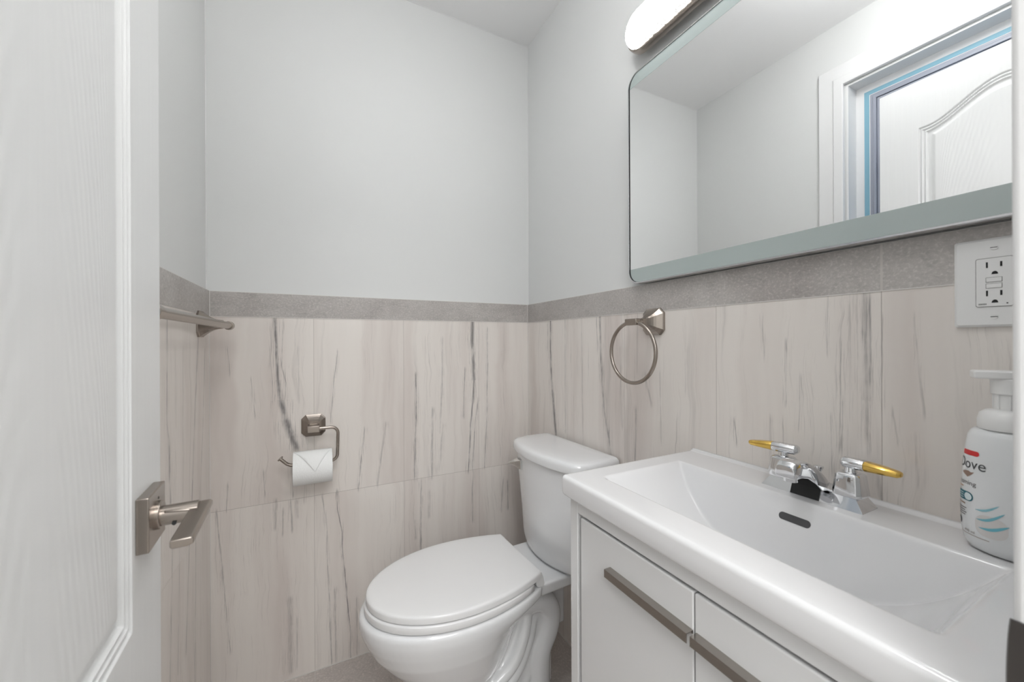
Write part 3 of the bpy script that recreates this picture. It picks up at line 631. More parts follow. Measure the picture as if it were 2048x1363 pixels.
# roll
rc = Vector((-.8605, ya, zr-.0125)); Rr = .0545; hw = .0575
tp = thing('toilet_paper_roll', tuple(rc), 'white toilet paper roll with folded pointed end hanging on the holder', 'toilet paper')
def ringx(x, r, n=64): return [(x, rc.y+r*math.cos(2*math.pi*k/n), rc.z+r*math.sin(2*math.pi*k/n)) for k in range(n)]
bm = B(); loft(bm, [ringx(rc.x-hw, .021), ringx(rc.x-hw, Rr-.001), ringx(rc.x-hw+.001, Rr), ringx(rc.x+hw-.001, Rr), ringx(rc.x+hw, Rr-.001), ringx(rc.x+hw, .021), ringx(rc.x-hw, .021)], False, False)
bmesh.ops.remove_doubles(bm, verts=bm.verts, dist=1e-6); obj('paper', bm, M['paper'], tp)
bm = B(); loft(bm, [ringx(rc.x-hw+.0005, .0208), ringx(rc.x+hw-.0005, .0208), ringx(rc.x+hw-.0005, .0192), ringx(rc.x-hw+.0005, .0192), ringx(rc.x-hw+.0005, .0208)], False, False)
bmesh.ops.remove_doubles(bm, verts=bm.verts, dist=1e-6); obj('cardboard_core', bm, plain('cardboard', (170, 150, 125), .9), tp)
# folded triangular end lying on the roll (front = -y side; angle from top towards the viewer)
bm = B(); A0, A1 = R(95), R(182); rows = 22; prev = None
for i in range(rows+1):
    t = i/rows; a = A0+(A1-A0)*t; wdt = (hw-.002)*(1-max(0, t-.04)/.96); xo = rc.x+.006*t
    m = 7; row = []
    for k in range(m):
        s = k/(m-1)*2-1; lift = .0022*(1-.15*abs(s))
        row.append((bm.verts.new((xo+s*wdt, rc.y+(Rr+lift)*math.cos(a), rc.z+(Rr+lift)*math.sin(a)))))
    if prev:
        for k in range(m-1): bm.faces.new((prev[k], prev[k+1], row[k+1], row[k]))
    prev = row
bmesh.ops.remove_doubles(bm, verts=bm.verts, dist=1e-5)
fo = obj('folded_end', bm, M['paper'], tp); so = fo.modifiers.new('s', 'SOLIDIFY'); so.thickness = .0022; so.offset = -1

# ------------------------------------------------------------------ toilet
CY = -.395
toi = thing('toilet', (-.38, CY, 0), 'white two piece toilet with closed elongated seat in the far corner', 'toilet')
def egg(L0, L1, hw, Lc, n=40, back=.0, eb=1.0, ef=1.0):
    """outline in plan: rounded nose at L1, tapering back to L0; returns (L, y) points"""
    pts = []
    for i in range(n+1):
        a = -math.pi/2+math.pi*i/n
        c = math.cos(a); s = math.sin(a)
        pts.append((Lc+(L1-Lc)*math.copysign(abs(c)**ef, c), hw*s))
    m = 10
    for i in range(1, m+1):
        t = i/m; L = Lc-(Lc-L0)*t; pts.append((L, hw-(hw-back)*t*t))
    for i in range(0, m):
        t = 1-i/m; L = Lc-(Lc-L0)*t; pts.append((L, -(hw-(hw-back)*t*t)))
    return pts
def P3(pts, z): return [(-L, CY+y, z) for L, y in pts]
# bowl, pedestal and trapway, fused by a remesh
bm = B()
secs = [(.415, .25, .742, .182, .47, .128), (.405, .25, .747, .187, .47, .130), (.385, .25, .746, .186, .47, .128), (.372, .26, .743, .183, .47, .118), (.350, .28, .735, .177, .47, .088), (.310, .29, .715, .164, .465, .060),
        (.270, .30, .685, .146, .46, .05), (.230, .31, .650, .128, .455, .045), (.200, .32, .622, .113, .45, .04), (.178, .33, .602, .101, .45, .04)]
loft(bm, [P3(egg(a, b, h, c, 36, bk), z) for z, a, b, h, c, bk in secs])
# front column of the pedestal
secs = [(.215, .36, .580, .084, .48, .05), (.172, .37, .602, .098, .48, .06), (.160, .37, .602, .098, .48, .06), (.10, .37, .604, .098, .48, .065), (.03, .36, .610, .096, .48, .07), (.0, .35, .618, .100, .48, .075)]
loft(bm, [P3(egg(a, b, h, c, 36, bk), z) for z, a, b, h, c, bk in secs])
# deck under the tank
def rr2(L0, L1, hw, r, z, n=6):
    pts = []
    for cL, cy, a0 in ((L1-r, hw-r, 0), (L0+r, hw-r, 90), (L0+r, -hw+r, 180), (L1-r, -hw+r, 270)):
        for i in range(n+1):
            a = R(a0+90*i/n); pts.append((-(cL+r*math.cos(a)), CY+cy+r*math.sin(a), z))
    return pts
loft(bm, [rr2(.05, .33, .100, .02, .370), rr2(.03, .36, .120, .012, .377), rr2(.025, .36, .1225, .010, .409), rr2(.027, .36, .120, .010, .4135)])
box(bm, -.42, -.16, CY-.050, CY+.050, .0, .375); box(bm, -.17, -.10, CY-.040, CY+.040, .20, .375); box(bm, -.31, -.205, CY-.064, CY+.064, .04, .335); box(bm, -.40, -.29, CY-.066, CY+.066, .04, .30)
for sgn in (-1, 1):
    y = CY+sgn*.052
    p = smooth_path([(-.34, CY+sgn*.03, .33), (-.27, y, .330), (-.205, y, .318), (-.172, y, .272), (-.182, y, .215), (-.208, y, .165), (-.214, y, .10), (-.212, y, .0)], 8)
    tube(bm, p, .037, 20)
    p = smooth_path([(-.262, CY+sgn*.060, .325), (-.284, CY+sgn*.072, .245), (-.325, CY+sgn*.076, .175), (-.40, CY+sgn*.076, .130)], 8)
    tube(bm, p, .021, 14)
    p = smooth_path([(-.238, CY+sgn*.052, .275), (-.262, CY+sgn*.060, .205), (-.305, CY+sgn*.064, .135), (-.37, CY+sgn*.068, .085)], 8)
    tube(bm, p, .019, 14)
    p = smooth_path([(-.252, CY+sgn*.055, .19), (-.256, CY+sgn*.058, .10), (-.30, CY+sgn*.070, .06)], 8)
    tube(bm, p, .010, 10)
    box(bm, -.40, -.17, CY+sgn*.03, CY+sgn*.085, .0, .045)
bowl = obj('bowl', bm, M['porc'], toi)
rm = bowl.modifiers.new('remesh', 'REMESH'); rm.mode = 'VOXEL'; rm.voxel_size = .0042; rm.use_smooth_shade = True
sm = bowl.modifiers.new('smooth', 'SMOOTH'); sm.factor = .5; sm.iterations = 8
for sgn in (-1, 1):
    bm = B(); rs = []
    for i in range(6):
        a = i/5*math.pi/2; rs.append([(-.30+.012*math.cos(a)*math.cos(2*math.pi*k/20), CY+sgn*.118+.012*math.cos(a)*math.sin(2*math.pi*k/20), .012+.014*math.sin(a)+.0) for k in range(20)])
    # small domed caps over the floor bolts
    loft(bm, rs, True, True); bmesh.ops.translate(bm, verts=bm.verts, vec=(0, -sgn*.02, .026)); obj('bolt_cap', bm, M['porc'], toi)
# seat
bm = B(); f = lambda d, z, Lb=.285: P3(egg(Lb+d, .733-d, .181-d, .47, 48, .142-d), z)
loft(bm, [f(.008, .4155), f(.001, .4185), f(0, .4205), f(0, .4352), f(.001, .4372), f(.006, .4385)]); obj('seat', bm, M['seat'], toi, angle=60)
# lid: crowned, dropped sides near the hinge
bm = B(); g = lambda d, z: P3(egg(.254+d*.3, .7285-d, .1775-d, .47, 48, .132-d*.6), z)
loft(bm, [g(.008, .4408), g(.0005, .4420), g(0, .4545), g(.0012, .4582), g(.0038, .4602), g(.010, .4611), g(.03, .4619), g(.06, .4626), g(.1, .4630)])
obj('seat_lid', bm, M['seat'], toi, angle=50)
for sgn in (-1, 1):
    bm = B(); rs = []
    for yy in (CY+sgn*.1325, CY+sgn*.098):
        rs.append([(-L, yy, z) for L, z in ((.2535, .4600), (.247, .442), (.243, .424), (.248, .4155), (.262, .4155), (.270, .421), (.273, .434), (.284, .442), (.30, .446), (.30, .4595))])
    loft(bm, rs); obj('hinge_cover', bm, M['seat'], toi, bevel=.0015)
# tank
def tank_ring(hw, Lf, Lc, z, L0=.018, r=.03, n=10):
    """plan outline with a bowed front: Lf depth at centre, Lc depth at corners"""
    pts = [(L0, -hw+.006), (L0, hw-.006), (L0+.006, hw)]
    m = 28; front = []
    for i in range(m+1):
        t = -1+2*i/m; L = Lc+(Lf-Lc)*(1-t*t); front.append((L, hw*t))
    # round the corners
    fr = []
    for L, y in front:
        e = max(0, abs(y)-(hw-r)); fr.append((L-(r-math.sqrt(max(0, r*r-e*e))), y))
    pts += [(p[0], p[1]) for p in fr[::-1]]
    pts += [(L0+.006, -hw)]
    return [(-L, CY+y-.004, z) for L, y in pts]
bm = B()
loft(bm, [tank_ring(.150, .168, .120, .4135), tank_ring(.160, .180, .132, .419), tank_ring(.166, .186, .138, .430), tank_ring(.169, .188, .142, .455), tank_ring(.174, .190, .146, .54), tank_ring(.184, .193, .150, .62), tank_ring(.193, .196, .153, .70), tank_ring(.196, .197, .155, .747)])
obj('tank', bm, M['porc'], toi, angle=50)
bm = B()
def lidr(d, z): return tank_ring(.2035-d, .212-d, .168-d, z, L0=.006+d*.5, r=.034)
loft(bm, [lidr(.006, .7475), lidr(.001, .7495), lidr(0, .753), lidr(.0005, .768), lidr(.0022, .7745), lidr(.0058, .7790), lidr(.011, .7815), lidr(.022, .7832), lidr(.045, .7848), lidr(.075, .7856)])
obj('tank_lid', bm, M['porc'], toi, angle=50)
# flush lever
bm = B()
ls = [(-.163, -.268), ]
bx = -.176
def q(x, y, z): return bm.verts.new((x, y, z))
rs = [[(-.150, -.238, .703), (-.150, -.238, .729), (-.170, -.272, .731), (-.170, -.272, .701)]]
loft(bm, [[(-.168, -.285, .700), (-.168, -.285, .730), (-.158, -.252, .730), (-.158, -.252, .700)], [(-.184, -.283, .702), (-.184, -.283, .728), (-.176, -.250, .729), (-.176, -.250, .702)],
          [(-.195, -.262, .709), (-.195, -.262, .722), (-.193, -.245, .724), (-.193, -.245, .708)], [(-.213, -.238, .715), (-.213, -.238, .7162), (-.212, -.236, .7162), (-.212, -.236, .715)]])

for v in bm.verts: v.co = Vector((-.1885, -.2745, .7155)) + (v.co-Vector((-.182, -.268, .7155)))*Vector((.95, .95, 1.28))
bmesh.ops.translate(bm, verts=bm.verts, vec=(-.002, -.012, -.009)); obj('flush_lever', bm, nickel('polished_nickel', (222, 222, 220), .10), toi, smooth=False, bevel=.001, label='polished metal flush lever')
# the bowl points a hair towards the doorway
# water supply behind the bowl
bm = B(); tube(bm, smooth_path([(-.008, -.20, .16), (-.05, -.20, .16), (-.07, -.205, .20), (-.08, -.25, .34), (-.08, -.27, .42)], 8), .006, 10); obj('supply_hose', bm, M['chrome'], toi)

toi.rotation_euler = (0, 0, R(2.3)); toi.location = (-.3860, CY-.0085, 0)

# ------------------------------------------------------------------ vanity cabinet
vy0, vy1 = -1.440, -.862; XF = -.385; VT = .829
van = thing('vanity_cabinet', (-.19, -1.151, 0), 'gloss white two door vanity cabinet under the sink', 'cabinet')
bm = B(); box(bm, XF-.0002, -.004, vy1-.023, vy1, 0, VT); obj('side_panel', bm, M['cab'], van, bevel=.001)
bm = B(); box(bm, XF-.0002, -.004, vy0, vy0+.023, 0, VT); obj('side_panel', bm, M['cab'], van, bevel=.001)
dl, dr, dz1 = -.8960, -1.4060, .7965
bm = B(); box(bm, XF, XF+.018, vy0+.0235, vy1-.0235, .8020, VT); box(bm, XF+.012, XF+.02, vy1-.04, vy1-.0235, .06, .8020); box(bm, XF+.012, XF+.02, vy0+.0235, vy0+.04, .06, .8020); box(bm, XF, XF+.018, vy0+.0235, vy1-.0235, .06, .09)
obj('face_frame', bm, M['cab'], van, bevel=.0008)
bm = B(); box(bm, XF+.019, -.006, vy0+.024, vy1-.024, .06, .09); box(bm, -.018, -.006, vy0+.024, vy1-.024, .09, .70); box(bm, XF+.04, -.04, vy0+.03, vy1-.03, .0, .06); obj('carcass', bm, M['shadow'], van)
ymid = -1.1538
for y0, y1, h0, h1 in ((ymid+.0012, dl, -1.1525, -.9825), (dr, ymid-.0012, -1.370, -1.1580)):
    bm = B(); box(bm, XF-.0005, XF+.0165, y0, y1, .095, dz1)
    d = obj('door', bm, M['cab'], van, bevel=.0018)
    bm = B(); sec = [(-.4000, .7300), (-.4000, .7438), (-.3856, .7438), (-.3856, .7390), (-.3870, .7390), (-.3870, .7426), (-.3985, .7426), (-.3985, .7300)]
    loft(bm, [[(x, h0, z) for x, z in sec], [(x, h1, z) for x, z in sec]])
    obj('handle', bm, M['nickel_dark'], d, smooth=False, label='long flat brushed metal edge pull')

# ------------------------------------------------------------------ sink top with moulded basin
sy0, sy1, sx0, sx1 = -1.4515, -.8475, -.3995, -.0005
ZT, ZS = .871, .829; RE = .0085
sink = None
def smin(a, b, k):
    h = max(0, min(1, .5+.5*(b-a)/k)); return b*(1-h)+a*h-k*h*(1-h)
bx0, bx1, by0, by1 = -.333, -.110, -1.378, -.903
def sink_z(x, y):
    z = ZT
    # raised lip against the wall
    if x > -.016: z += .0045*(0.5-0.5*math.cos(math.pi*min(1, (x+.016)/.010)))
    yc = (by0+by1)/2; hl = (by1-by0)/2
    t = (y-yc)/hl
    dback = (bx1-x)*2.2; dfront = (x-bx0)*1.6
    e = min(by1-y, y-by0)
    # wall depth near the rim
    dend = .135*(1-math.exp(-e/.092)) if e > 0 else e*1.4
    d = smin(smin(dend, dback, .007), dfront, .02)
    d = smin(d, .128, .02)
    # soft shoulder
    k = .006
    d = max(0, d) if d > k else (max(0, (d+k))**2/(4*k))
    return z-d
def lin_space(a, b, n): return [a+(b-a)*i/n for i in range(n+1)]
gx = lin_space(sx0+RE, bx0-.02, 4)[:-1]+lin_space(bx0-.02, bx0+.02, 14)[:-1]+lin_space(bx0+.02, bx1-.06, 22)[:-1]+lin_space(bx1-.06, bx1+.015, 34)[:-1]+lin_space(bx1+.015, -.02, 6)[:-1]+lin_space(-.02, sx1, 10)
gy = lin_space(sy0+RE, by0-.02, 4)[:-1]+lin_space(by0-.02, by0+.05, 26)[:-1]+lin_space(by0+.05, by1-.05, 80)[:-1]+lin_space(by1-.05, by1+.02, 26)[:-1]+lin_space(by1+.02, sy1-RE, 5)
bm = B()
G = [[bm.verts.new((x, y, sink_z(x, y))) for y in gy] for x in gx]
for a, b in zip(G, G[1:]):
    for i in range(len(gy)-1): bm.faces.new((a[i], a[i+1], b[i+1], b[i]))
# perimeter (back side stays square against the wall)
nx, ny = len(gx), len(gy)
per = []    # (vert, dir)
for i in range(nx-1, -1, -1): per.append((G[i][0], (0, -1)))          # right end, back -> front
for a in (15, 30, 45, 60, 75): per.append((G[0][0], (-math.sin(R(a)), -math.cos(R(a)))))
for j in range(0, ny): per.append((G[0][j], (-1, 0)))                  # front
for a in (15, 30, 45, 60, 75): per.append((G[0][-1], (-math.cos(R(a)), math.sin(R(a)))))
for i in range(0, nx): per.append((G[i][-1], (0, 1)))                  # left end
prof = [(RE*math.sin(R(a)), RE*(1-math.cos(R(a)))) for a in (18, 36, 54, 72, 90)] + [(RE+.0005, .020), (RE, .034)] + [(RE-.007*(1-math.cos(R(a))), .034+.008*math.sin(R(a))) for a in (30, 60, 90)]
last = [p[0] for p in per]
for off, dz in prof:
    cur = [bm.verts.new((p[0].co.x+p[1][0]*off, p[0].co.y+p[1][1]*off, min(p[0].co.z, ZT)-dz)) for p in per]
    for i in range(len(per)-1):
        vs = [last[i], last[i+1], cur[i+1], cur[i]]
        if last[i] is last[i+1]: vs = [last[i], cur[i+1], cur[i]]
        bm.faces.new(vs)
    last = cur
# underside follows the basin
U = [[bm.verts.new((x, y, min(ZS, sink_z(x, y)-.007))) for y in gy] for x in gx]
for a, b in zip(U, U[1:]):
    for i in range(ny-1): bm.faces.new((a[i], b[i], b[i+1], a[i+1]))
g2u = {G[i][j]: U[i][j] for i in range(nx) for j in range(ny)}
pu = [g2u[p[0]] for p in per]
for i in range(len(per)-1):
    vs = [last[i], last[i+1], pu[i+1], pu[i]]
    if pu[i] is pu[i+1]: vs = [last[i], last[i+1], pu[i]]
    bm.faces.new(vs)
for j in range(ny-1): bm.faces.new((G[-1][j], G[-1][j+1], U[-1][j+1], U[-1][j]))
sink = obj('sink_top', bm, M['sink'], None, True, angle=60, origin=(-.2, -1.15, ZS))
props(sink, 'white ceramic sink top with long rectangular basin on the vanity', 'sink')
# overflow slot: dark recess with thin shade, lying on the basin's back slope
def slope_pt(y, dz, lift=.0006):
    """point on the back wall of the basin at height ZT-dz"""
    lo, hi = bx1-.07, bx1+.01
    for _ in range(40):
        m = (lo+hi)/2
        if sink_z(m, y) > ZT-dz: hi = m
        else: lo = m
    return Vector(((lo+hi)/2, y, ZT-dz))
bm = B(); yo0, yo1, zo, ro = -1.1725, -1.1235, .0310, .0060
ring_o, ring_i = [], []
for i in range(40):
    a = 2*math.pi*i/40; c, s = math.cos(a), math.sin(a)
    cy = yo1-ro if c > 0 else yo0+ro
    y = cy+ro*c; dz = zo-ro*s*.95
    p = slope_pt(y, dz); nrm = Vector((-.93, 0, .36))
    ring_o.append(p+nrm*.0006); ring_i.append(p-nrm*.004)
loft(bm, [ring_i, ring_o], True, True)
obj('overflow_slot', bm, plain('overflow_shadow', (74, 74, 76), .5), sink, smooth=False, label='dark oval overflow slot')
bm = B(); lathe(bm, [(.0, .0), (.021, .0), (.021, .003), (.016, .005), (.0, .006)], (-.215, -1.151, sink_z(-.215, -1.151)), 32); obj('drain', bm, M['chrome'], sink)

# ------------------------------------------------------------------ faucet
FY, FX = -1.149, -.060
fau = thing('faucet', (FX, FY, ZT), 'chrome two handle centerset faucet with brass tipped levers on the sink', 'faucet')
bm = B()
def trap(y, x0, x1, z1, ins=.008):
    """cross section of the base: wide foot, narrower top"""
    return [(x0, y, ZT+.0005), (x0+ins, y, z1), (x1-ins, y, z1), (x1, y, ZT+.0005)]
def base_ring(z, hy, hx, c=.004): return [(FX+sx_*hx+dx, FY+sy_*hy+dy, z) for sx_, sy_, dx, dy in ((1, 1, 0, -c), (1, 1, -c, 0), (-1, 1, c, 0), (-1, 1, 0, -c), (-1, -1, 0, c), (-1, -1, c, 0), (1, -1, -c, 0), (1, -1, 0, c))]
ys_ = [-.0775, -.064, -.034, -.022, 0, .022, .034, .064, .0775]
hz_ = [0, .0215, .0215, .0235, .027, .0235, .0215, .0215, 0]
rings = []
for yy, h in zip(ys_, hz_):
    h = max(h, .0008); ins = .010*h/.0215 if h > .001 else 0
    rings.append([(FX-.0265, FY+yy, ZT), (FX-.0265+ins, FY+yy, ZT+h), (FX+.0265-ins, FY+yy, ZT+h), (FX+.0265, FY+yy, ZT)])
loft(bm, rings); obj('base_plate', bm, M['chrome'], fau, bevel=.0012, angle=25)
# spout: low arch towards the basin with a squared tip
bm = B(); rs = []
sp = [(.014, .008, .021, .026), (.004, .018, .025, .030), (-.014, .031, .026, .032), (-.035, .047, .023, .030), (-.055, .0570, .0205, .027), (-.072, .0600, .0200, .026), (-.088, .0595, .0195, .025), (-.095, .0560, .018, .018)]
for dx, zc, hy, th_ in sp:
    x = FX+dx; zt_ = ZT+zc+th_*.45; zb_ = max(ZT+.004, ZT+zc-th_*.55)
    rs.append([(x, FY-hy*.72, zt_), (x, FY-hy*.45, zt_+.002), (x, FY+hy*.45, zt_+.002), (x, FY+hy*.72, zt_), (x, FY+hy*.85, (zt_+zb_)/2), (x, FY+hy*.80, zb_), (x, FY-hy*.80, zb_), (x, FY-hy*.85, (zt_+zb_)/2)])
loft(bm, rs); obj('spout', bm, M['chrome'], fau, bevel=.0015, angle=30)
bm = B(); cyl(bm, (FX-.077, FY, ZT+.038), (FX-.077, FY, ZT+.052), .0105); obj('aerator', bm, M['chrome'], fau)
bm = B(); loft(bm, [[(FX-.0271, y, ZT+.0006), (FX-.0171, y, ZT+.0240), (FX-.0150, y, ZT+.0240), (FX-.0240, y, ZT+.0006)] for y in (FY-.018, FY+.027)]); obj('spout_underside', bm, plain('spout_hollow_black', (14, 14, 14), .35), fau, smooth=False, label='black hollow under the spout')  # flat black plate standing in for the hollow under the spout
bm = B(); cyl(bm, (FX+.012, FY, ZT+.02), (FX+.012, FY, ZT+.040), .0024, n=10); lathe(bm, [(.003, 0), (.0045, .004), (.0078, .011), (.0078, .013), (.002, .0145)], (FX+.012, FY, ZT+.037), 20); obj('lift_rod', bm, M['chrome'], fau)
for sgn in (1, -1):
    hy = FY+sgn*.0518
    bm = B(); rs = []
    for z, h in ((.0195, .0205), (.024, .0202), (.036, .0188), (.0525, .0172), (.0558, .0150), (.0575, .0090)):
        c = h*.28
        rs.append([(FX+a*h+da, hy+b*h+db, ZT+z) for a, b, da, db in ((1, 1, 0, -c), (1, 1, -c, 0), (-1, 1, c, 0), (-1, 1, 0, -c), (-1, -1, 0, c), (-1, -1, c, 0), (1, -1, -c, 0), (1, -1, 0, c))])
    loft(bm, rs); obj('handle_base', bm, M['chrome'], fau, bevel=.0010, angle=25)
    bm = B(); cyl(bm, (FX, hy, ZT+.056), (FX, hy, ZT+.066), .0092, .0078); hb = obj('handle_stem', bm, M['chrome'], fau)
    ang_ = R(-8) if sgn > 0 else R(-2)      # the levers point away from each other, slightly off axis
    # heel, joint and tip distances of each lever
    lh, lj, lt = (.025, .018, .060) if sgn > 0 else (.013, .020, .064)
    dirv = Vector((math.sin(ang_)*(1), sgn*math.cos(ang_), 0)); perp = Vector((-dirv.y, dirv.x, 0))
    def sect(s, hw_, z0_, z1_):
        p = Vector((FX, hy, ZT))+dirv*s
        ch = min(hw_, (z1_-z0_)/2)*.55
        return [p+perp*(-hw_)+Vector((0, 0, z0_+ch)), p+perp*(-hw_+ch)+Vector((0, 0, z0_)), p+perp*(hw_-ch)+Vector((0, 0, z0_)), p+perp*hw_+Vector((0, 0, z0_+ch)),
                p+perp*hw_+Vector((0, 0, z1_-ch)), p+perp*(hw_-ch)+Vector((0, 0, z1_)), p+perp*(-hw_+ch)+Vector((0, 0, z1_)), p+perp*(-hw_)+Vector((0, 0, z1_-ch))]
    bm = B(); loft(bm, [sect(-lh, .0065, .0675, .0775), sect(-lh+.005, .0108, .0635, .0800), sect(.004, .0112, .0635, .0805), sect(lj, .0104, .0640, .0800)]); lv = obj('lever', bm, M['chrome'], fau, bevel=.0008, angle=25)
    bm = B(); loft(bm, [sect(lj+.0002, .0102, .0642, .0798), sect(lj+.5*(lt-lj), .0096, .0650, .0778), sect(lt-.004, .0080, .0660, .0752), sect(lt, .0050, .0675, .0740)]); obj('brass_tip', bm, M['gold'], lv, bevel=.0006, angle=25, label='brass coloured lever tip')

# ------------------------------------------------------------------ outlet
oy, oz = -1.3435, 1.2275; x0 = -.0005
out = thing('power_outlet', (0, oy, oz-.0625), 'white double power outlet on the wall under the mirror at far right', 'outlet')
bm = B(); rs = [rrect(oy-.0385, oy+.0385, oz-.0625, oz+.0625, .003, x0, 4), rrect(oy-.0385, oy+.0385, oz-.0625, oz+.0625, .003, x0-.0030, 4), rrect(oy-.0355, oy+.0355, oz-.0595, oz+.0595, .003, x0-.0058, 4)]
loft(bm, rs); obj('cover_plate', bm, M['white_plastic'], out, angle=30)
bm = B(); loft(bm, [rrect(oy-.0172, oy+.0172, oz-.0345, oz+.0345, .0025, x0-.004, 4), rrect(oy-.0172, oy+.0172, oz-.0345, oz+.0345, .0025, x0-.0061, 4)]); obj('shadow_gap', bm, plain('gap_grey', (105, 102, 100), .6), out, smooth=False)
bm = B(); loft(bm, [rrect(oy-.0165, oy+.0165, oz-.0338, oz+.0338, .0022, x0-.004, 4), rrect(oy-.0165, oy+.0165, oz-.0338, oz+.0338, .0022, x0-.0070, 4)]); rec = obj('receptacle', bm, M['white_plastic'], out, smooth=False)
xs_ = x0-.0071
def slot_(bm): obj('slot', bm, M['dark'], rec, smooth=False, label='dark plug slot')
for zc in (oz+.0185, oz-.0215):
    bm = B(); box(bm, xs_-.0001, xs_+.0005, oy+.0055, oy+.0072, zc+.002, zc+.0100); slot_(bm)
    bm = B(); box(bm, xs_-.0001, xs_+.0005, oy-.0075, oy-.0055, zc+.0025, zc+.0095); slot_(bm)
    vsx = [(xs_-.0001, oy-.0008+.0030*math.cos(R(a)), zc-.0075+.0044*max(0, math.sin(R(a)))) for a in range(0, 181, 15)]
    bm = B(); loft(bm, [vsx, [(x+.0006, y, z) for x, y, z in vsx]]); slot_(bm)
bm = B(); box(bm, xs_-.0001, xs_+.0005, oy-.0125, oy-.0110, oz-.0310, oz-.0295); obj('indicator', bm, M['dark'], rec, smooth=False)
for zc in (oz+.0033, oz-.0052):
    bm = B(); box(bm, xs_-.0001, xs_+.0002, oy-.0075, oy+.0075, zc-.0034, zc+.0034); e_ = obj('button_gap', bm, plain('gap_grey2', (120, 118, 116), .6), rec, smooth=False)
    bm = B(); box(bm, xs_-.0007, xs_+.0002, oy-.0070, oy+.0070, zc-.0029, zc+.0029); obj('button', bm, M['white_plastic'], rec, bevel=.0003)
bm = B()
for i in range(7): box(bm, xs_-.0001, xs_+.0002, oy+.0135-i*.0011, oy+.0141-i*.0011, oz-.0315, oz-.0295)
obj('rating_mark', bm, plain('mark_grey', (110, 110, 110), .6), rec, smooth=False)
for zc in (oz+.0485, oz-.0485):
    bm = B(); tube(bm, [(x0-.0055, oy, zc), (x0-.0068, oy, zc)], .0036, 20); s_ = obj('screw', bm, M['white_plastic'], out, bevel=.0004)
    bm = B(); box(bm, x0-.0070, x0-.0066, oy-.0033, oy+.0033, zc-.0004, zc+.0004)
    obj('slot', bm, M['dark'], s_, smooth=False)

# ------------------------------------------------------------------ soap bottle
bc = Vector((-.062, -1.367, ZT)); brot = R(0)
bot = thing('soap_bottle', tuple(bc), 'white foaming hand soap pump bottle with red and blue label on the sink corner', 'soap bottle')
bprof = [(.0, 0), (.026, 0), (.0325, .003), (.0365, .011), (.0385, .025), (.0390, .050), (.0385, .080), (.0370, .110), (.0350, .135), (.0330, .150), (.0300, .1565), (.0270, .1590), (.0, .1595)]
def brad(z):
    for (r0, z0), (r1, z1) in zip(bprof[2:], bprof[3:]):
        if z0 <= z <= z1: return r0+(r1-r0)*(z-z0)/(z1-z0)
    return .03
SX, SY = .86, 1.07
bm = B(); lathe(bm, bprof, bc, 64, sx=SX, sy=SY, rot=brot); obj('bottle_body', bm, plain('white_bottle', (226, 228, 229), .22, var=.004), bot)
bm = B(); lathe(bm, [(.0, .160), (.0262, .160), (.0270, .163), (.0270, .172), (.0250, .180), (.0200, .1845), (.0130, .186), (.0125, .187), (0, .187)], bc, 48); obj('collar', bm, M['white_plastic'], bot)
bm = B(); lathe(bm, [(.0, .186), (.0130, .186), (.0130, .206), (.0, .206)], bc, 32)
for a in (1.9, 2.6, 3.4): box(bm, bc.x+.0128*math.cos(a)-.0012, bc.x+.0128*math.cos(a)+.0012, bc.y+.0128*math.sin(a)-.0008, bc.y+.0128*math.sin(a)+.0008, bc.z+.187, bc.z+.205)
obj('pump_stem', bm, M['white_plastic'], bot)
bm = B(); lathe(bm, [(.0, .205), (.0155, .205), (.0160, .222), (.0165, .226), (.0, .226)], bc, 32)
rs = []
for t, hw_, th_ in ((-.018, .010, .009), (-.010, .0155, .0105), (.010, .0160, .0105), (.020, .0125, .0105), (.029, .0100, .0105), (.032, .0090, .0095)):
    d_ = Vector((-.42, .907, 0)); pe = Vector((-d_.y, d_.x, 0)); p = bc+d_*t+Vector((0, 0, .2315))
    rs.append([p-pe*hw_-Vector((0, 0, th_*.6)), p+pe*hw_-Vector((0, 0, th_*.6)), p+pe*hw_+Vector((0, 0, th_*.4)), p-pe*hw_+Vector((0, 0, th_*.4))])
loft(bm, rs); obj('pump_head', bm, M['white_plastic'], bot, bevel=.002)
# printed label: everything is wrapped on the side of the bottle. u = arc length (left -> right in view), v = height
TH0 = R(131)          # direction the label faces
def wrap(u, v, lift=.00035):
    th = TH0 + u/.0365
    r = brad(v)+lift
    x, y = r*math.cos(th)*SX, r*math.sin(th)*SY
    k_ = (r)/(r-lift)
    return (bc.x+x, bc.y+y, bc.z+v)
def patch(name, poly, color, rough=.4, lift=.0004):
    """filled polygon (u,v), subdivided so that it follows the curve"""
    bm = B(); vs = [bm.verts.new((p[0], p[1], 0)) for p in poly]; bm.faces.new(vs)
    us = [p[0] for p in poly]; a, b = min(us), max(us); k = a+.0015
    while k < b:
        bmesh.ops.bisect_plane(bm, geom=bm.verts[:]+bm.edges[:]+bm.faces[:], plane_co=(k, 0, 0), plane_no=(1, 0, 0)); k += .0015
    bmesh.ops.triangulate(bm, faces=bm.faces[:])
    for v in bm.verts: v.co = wrap(v.co.x, v.co.y, lift)
    return obj(name, bm, plain(name+'_ink', color, rough, var=.02), bot, smooth=False)
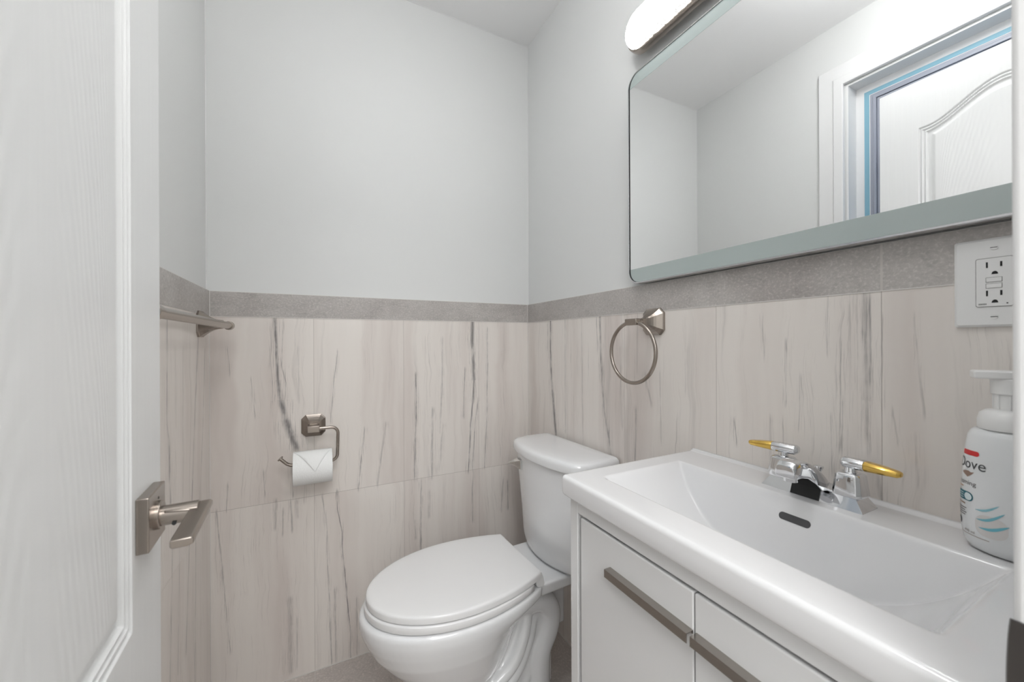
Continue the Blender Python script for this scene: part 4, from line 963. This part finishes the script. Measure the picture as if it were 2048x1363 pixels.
def text(name, s, u, v, size, color, shear=0, slope=0, bold=0, lift=.0004, sxx=1):
    c = bpy.data.curves.new(name, 'FONT'); c.body = s; c.size = size; c.shear = shear; c.offset = bold; c.align_x = 'LEFT'; c.resolution_u = 6
    to = bpy.data.objects.new('t', c); COL.objects.link(to); bpy.context.view_layer.update()
    me = bpy.data.meshes.new_from_object(to.evaluated_get(bpy.context.evaluated_depsgraph_get()))
    bpy.data.objects.remove(to)
    bm = B(); bm.from_mesh(me)
    a = min(vv.co.x for vv in bm.verts); b = max(vv.co.x for vv in bm.verts); k = a+.002
    while k < b:
        bmesh.ops.bisect_plane(bm, geom=bm.verts[:]+bm.edges[:]+bm.faces[:], plane_co=(k, 0, 0), plane_no=(1, 0, 0)); k += .002
    for vv in bm.verts: vv.co = wrap(u+vv.co.x*sxx, v+vv.co.y+slope*vv.co.x, lift)
    return obj(name, bm, plain(name+'_ink', color, .4, var=.02), bot, smooth=False)
def rr_poly(u0, u1, v0, v1, r, n=5):
    pts = []
    for cu, cv, a0 in ((u1-r, v1-r, 0), (u0+r, v1-r, 90), (u0+r, v0+r, 180), (u1-r, v0+r, 270)):
        for i in range(n+1): pts.append((cu+r*math.cos(R(a0+90*i/n)), cv+r*math.sin(R(a0+90*i/n))))
    return pts
patch('label_tag', rr_poly(-.014, .012, .1235, .1300, .003), (205, 45, 48))
text('label_lettering', 'Dove', -.0185, .1065, .0190, (58, 60, 62), sxx=.90)
patch('label_bird', [(-.010, .1005), (-.004, .1022), (.001, .1028), (.004, .1015), (.008, .1025), (.005, .0985), (.000, .0945), (-.004, .0965), (-.009, .0985)], (150, 125, 112))
text('label_lettering', 'foaming', -.016, .0845, .0085, (110, 104, 104), sxx=1.0)
patch('label_line', rr_poly(-.020, -.006, .0800, .0815, .0005), (180, 140, 110))
patch('label_badge', rr_poly(-.020, .008, .0630, .0750, .0055), (38, 108, 122))
patch('label_badge_disc', rr_poly(-.003, .0068, .0642, .0738, .0047), (214, 228, 230), lift=.0007)
for i in range(3): patch('label_stripe', rr_poly(-.0185, -.0045, .0655+i*.003, .0663+i*.003, .0003), (190, 215, 220), lift=.0007)
for i, (a, b, c) in enumerate(((.0575, .0595, (160, 136, 118)), (.0520, .0532, (110, 104, 102)), (.0490, .0502, (110, 104, 102)), (.0460, .0472, (110, 104, 102)), (.0430, .0442, (110, 104, 102)))):
    patch('label_line', rr_poly(-.020, -.002+.002*(i % 2), a, b, .0004), c)
patch('label_disc', rr_poly(-.019, -.010, .0290, .0390, .0044), (90, 88, 88))
patch('label_disc_centre', rr_poly(-.0165, -.0125, .0315, .0365, .0019), (215, 215, 213), lift=.0007)
patch('label_line', rr_poly(-.018, .022, .0195, .0203, .0003), (150, 132, 122))
text('label_lettering', '400 ml', -.004, .0225, .0048, (120, 104, 96))
def swash(u0, v0, u1, v1, w_, bend):
    top, bot_ = [], []
    for i in range(13):
        t = i/12; u = u0+(u1-u0)*t; v = v0+(v1-v0)*t - bend*math.sin(math.pi*t); ww = w_*math.sin(math.pi*t)**.7*(.5+.5*t)
        top.append((u, v+ww)); bot_.append((u, v-ww*.6))
    return top+bot_[::-1]
patch('label_swash_shade', rr_poly(.010, .036, .024, .052, .011), (214, 211, 209), lift=.0002)
patch('label_swash', swash(.010, .0560, .030, .0680, .0026, .004), (140, 195, 206))
patch('label_swash', swash(.011, .0440, .034, .0600, .0032, .005), (120, 186, 200))
patch('label_swash', swash(.013, .0340, .037, .0450, .0034, .004), (112, 184, 200))
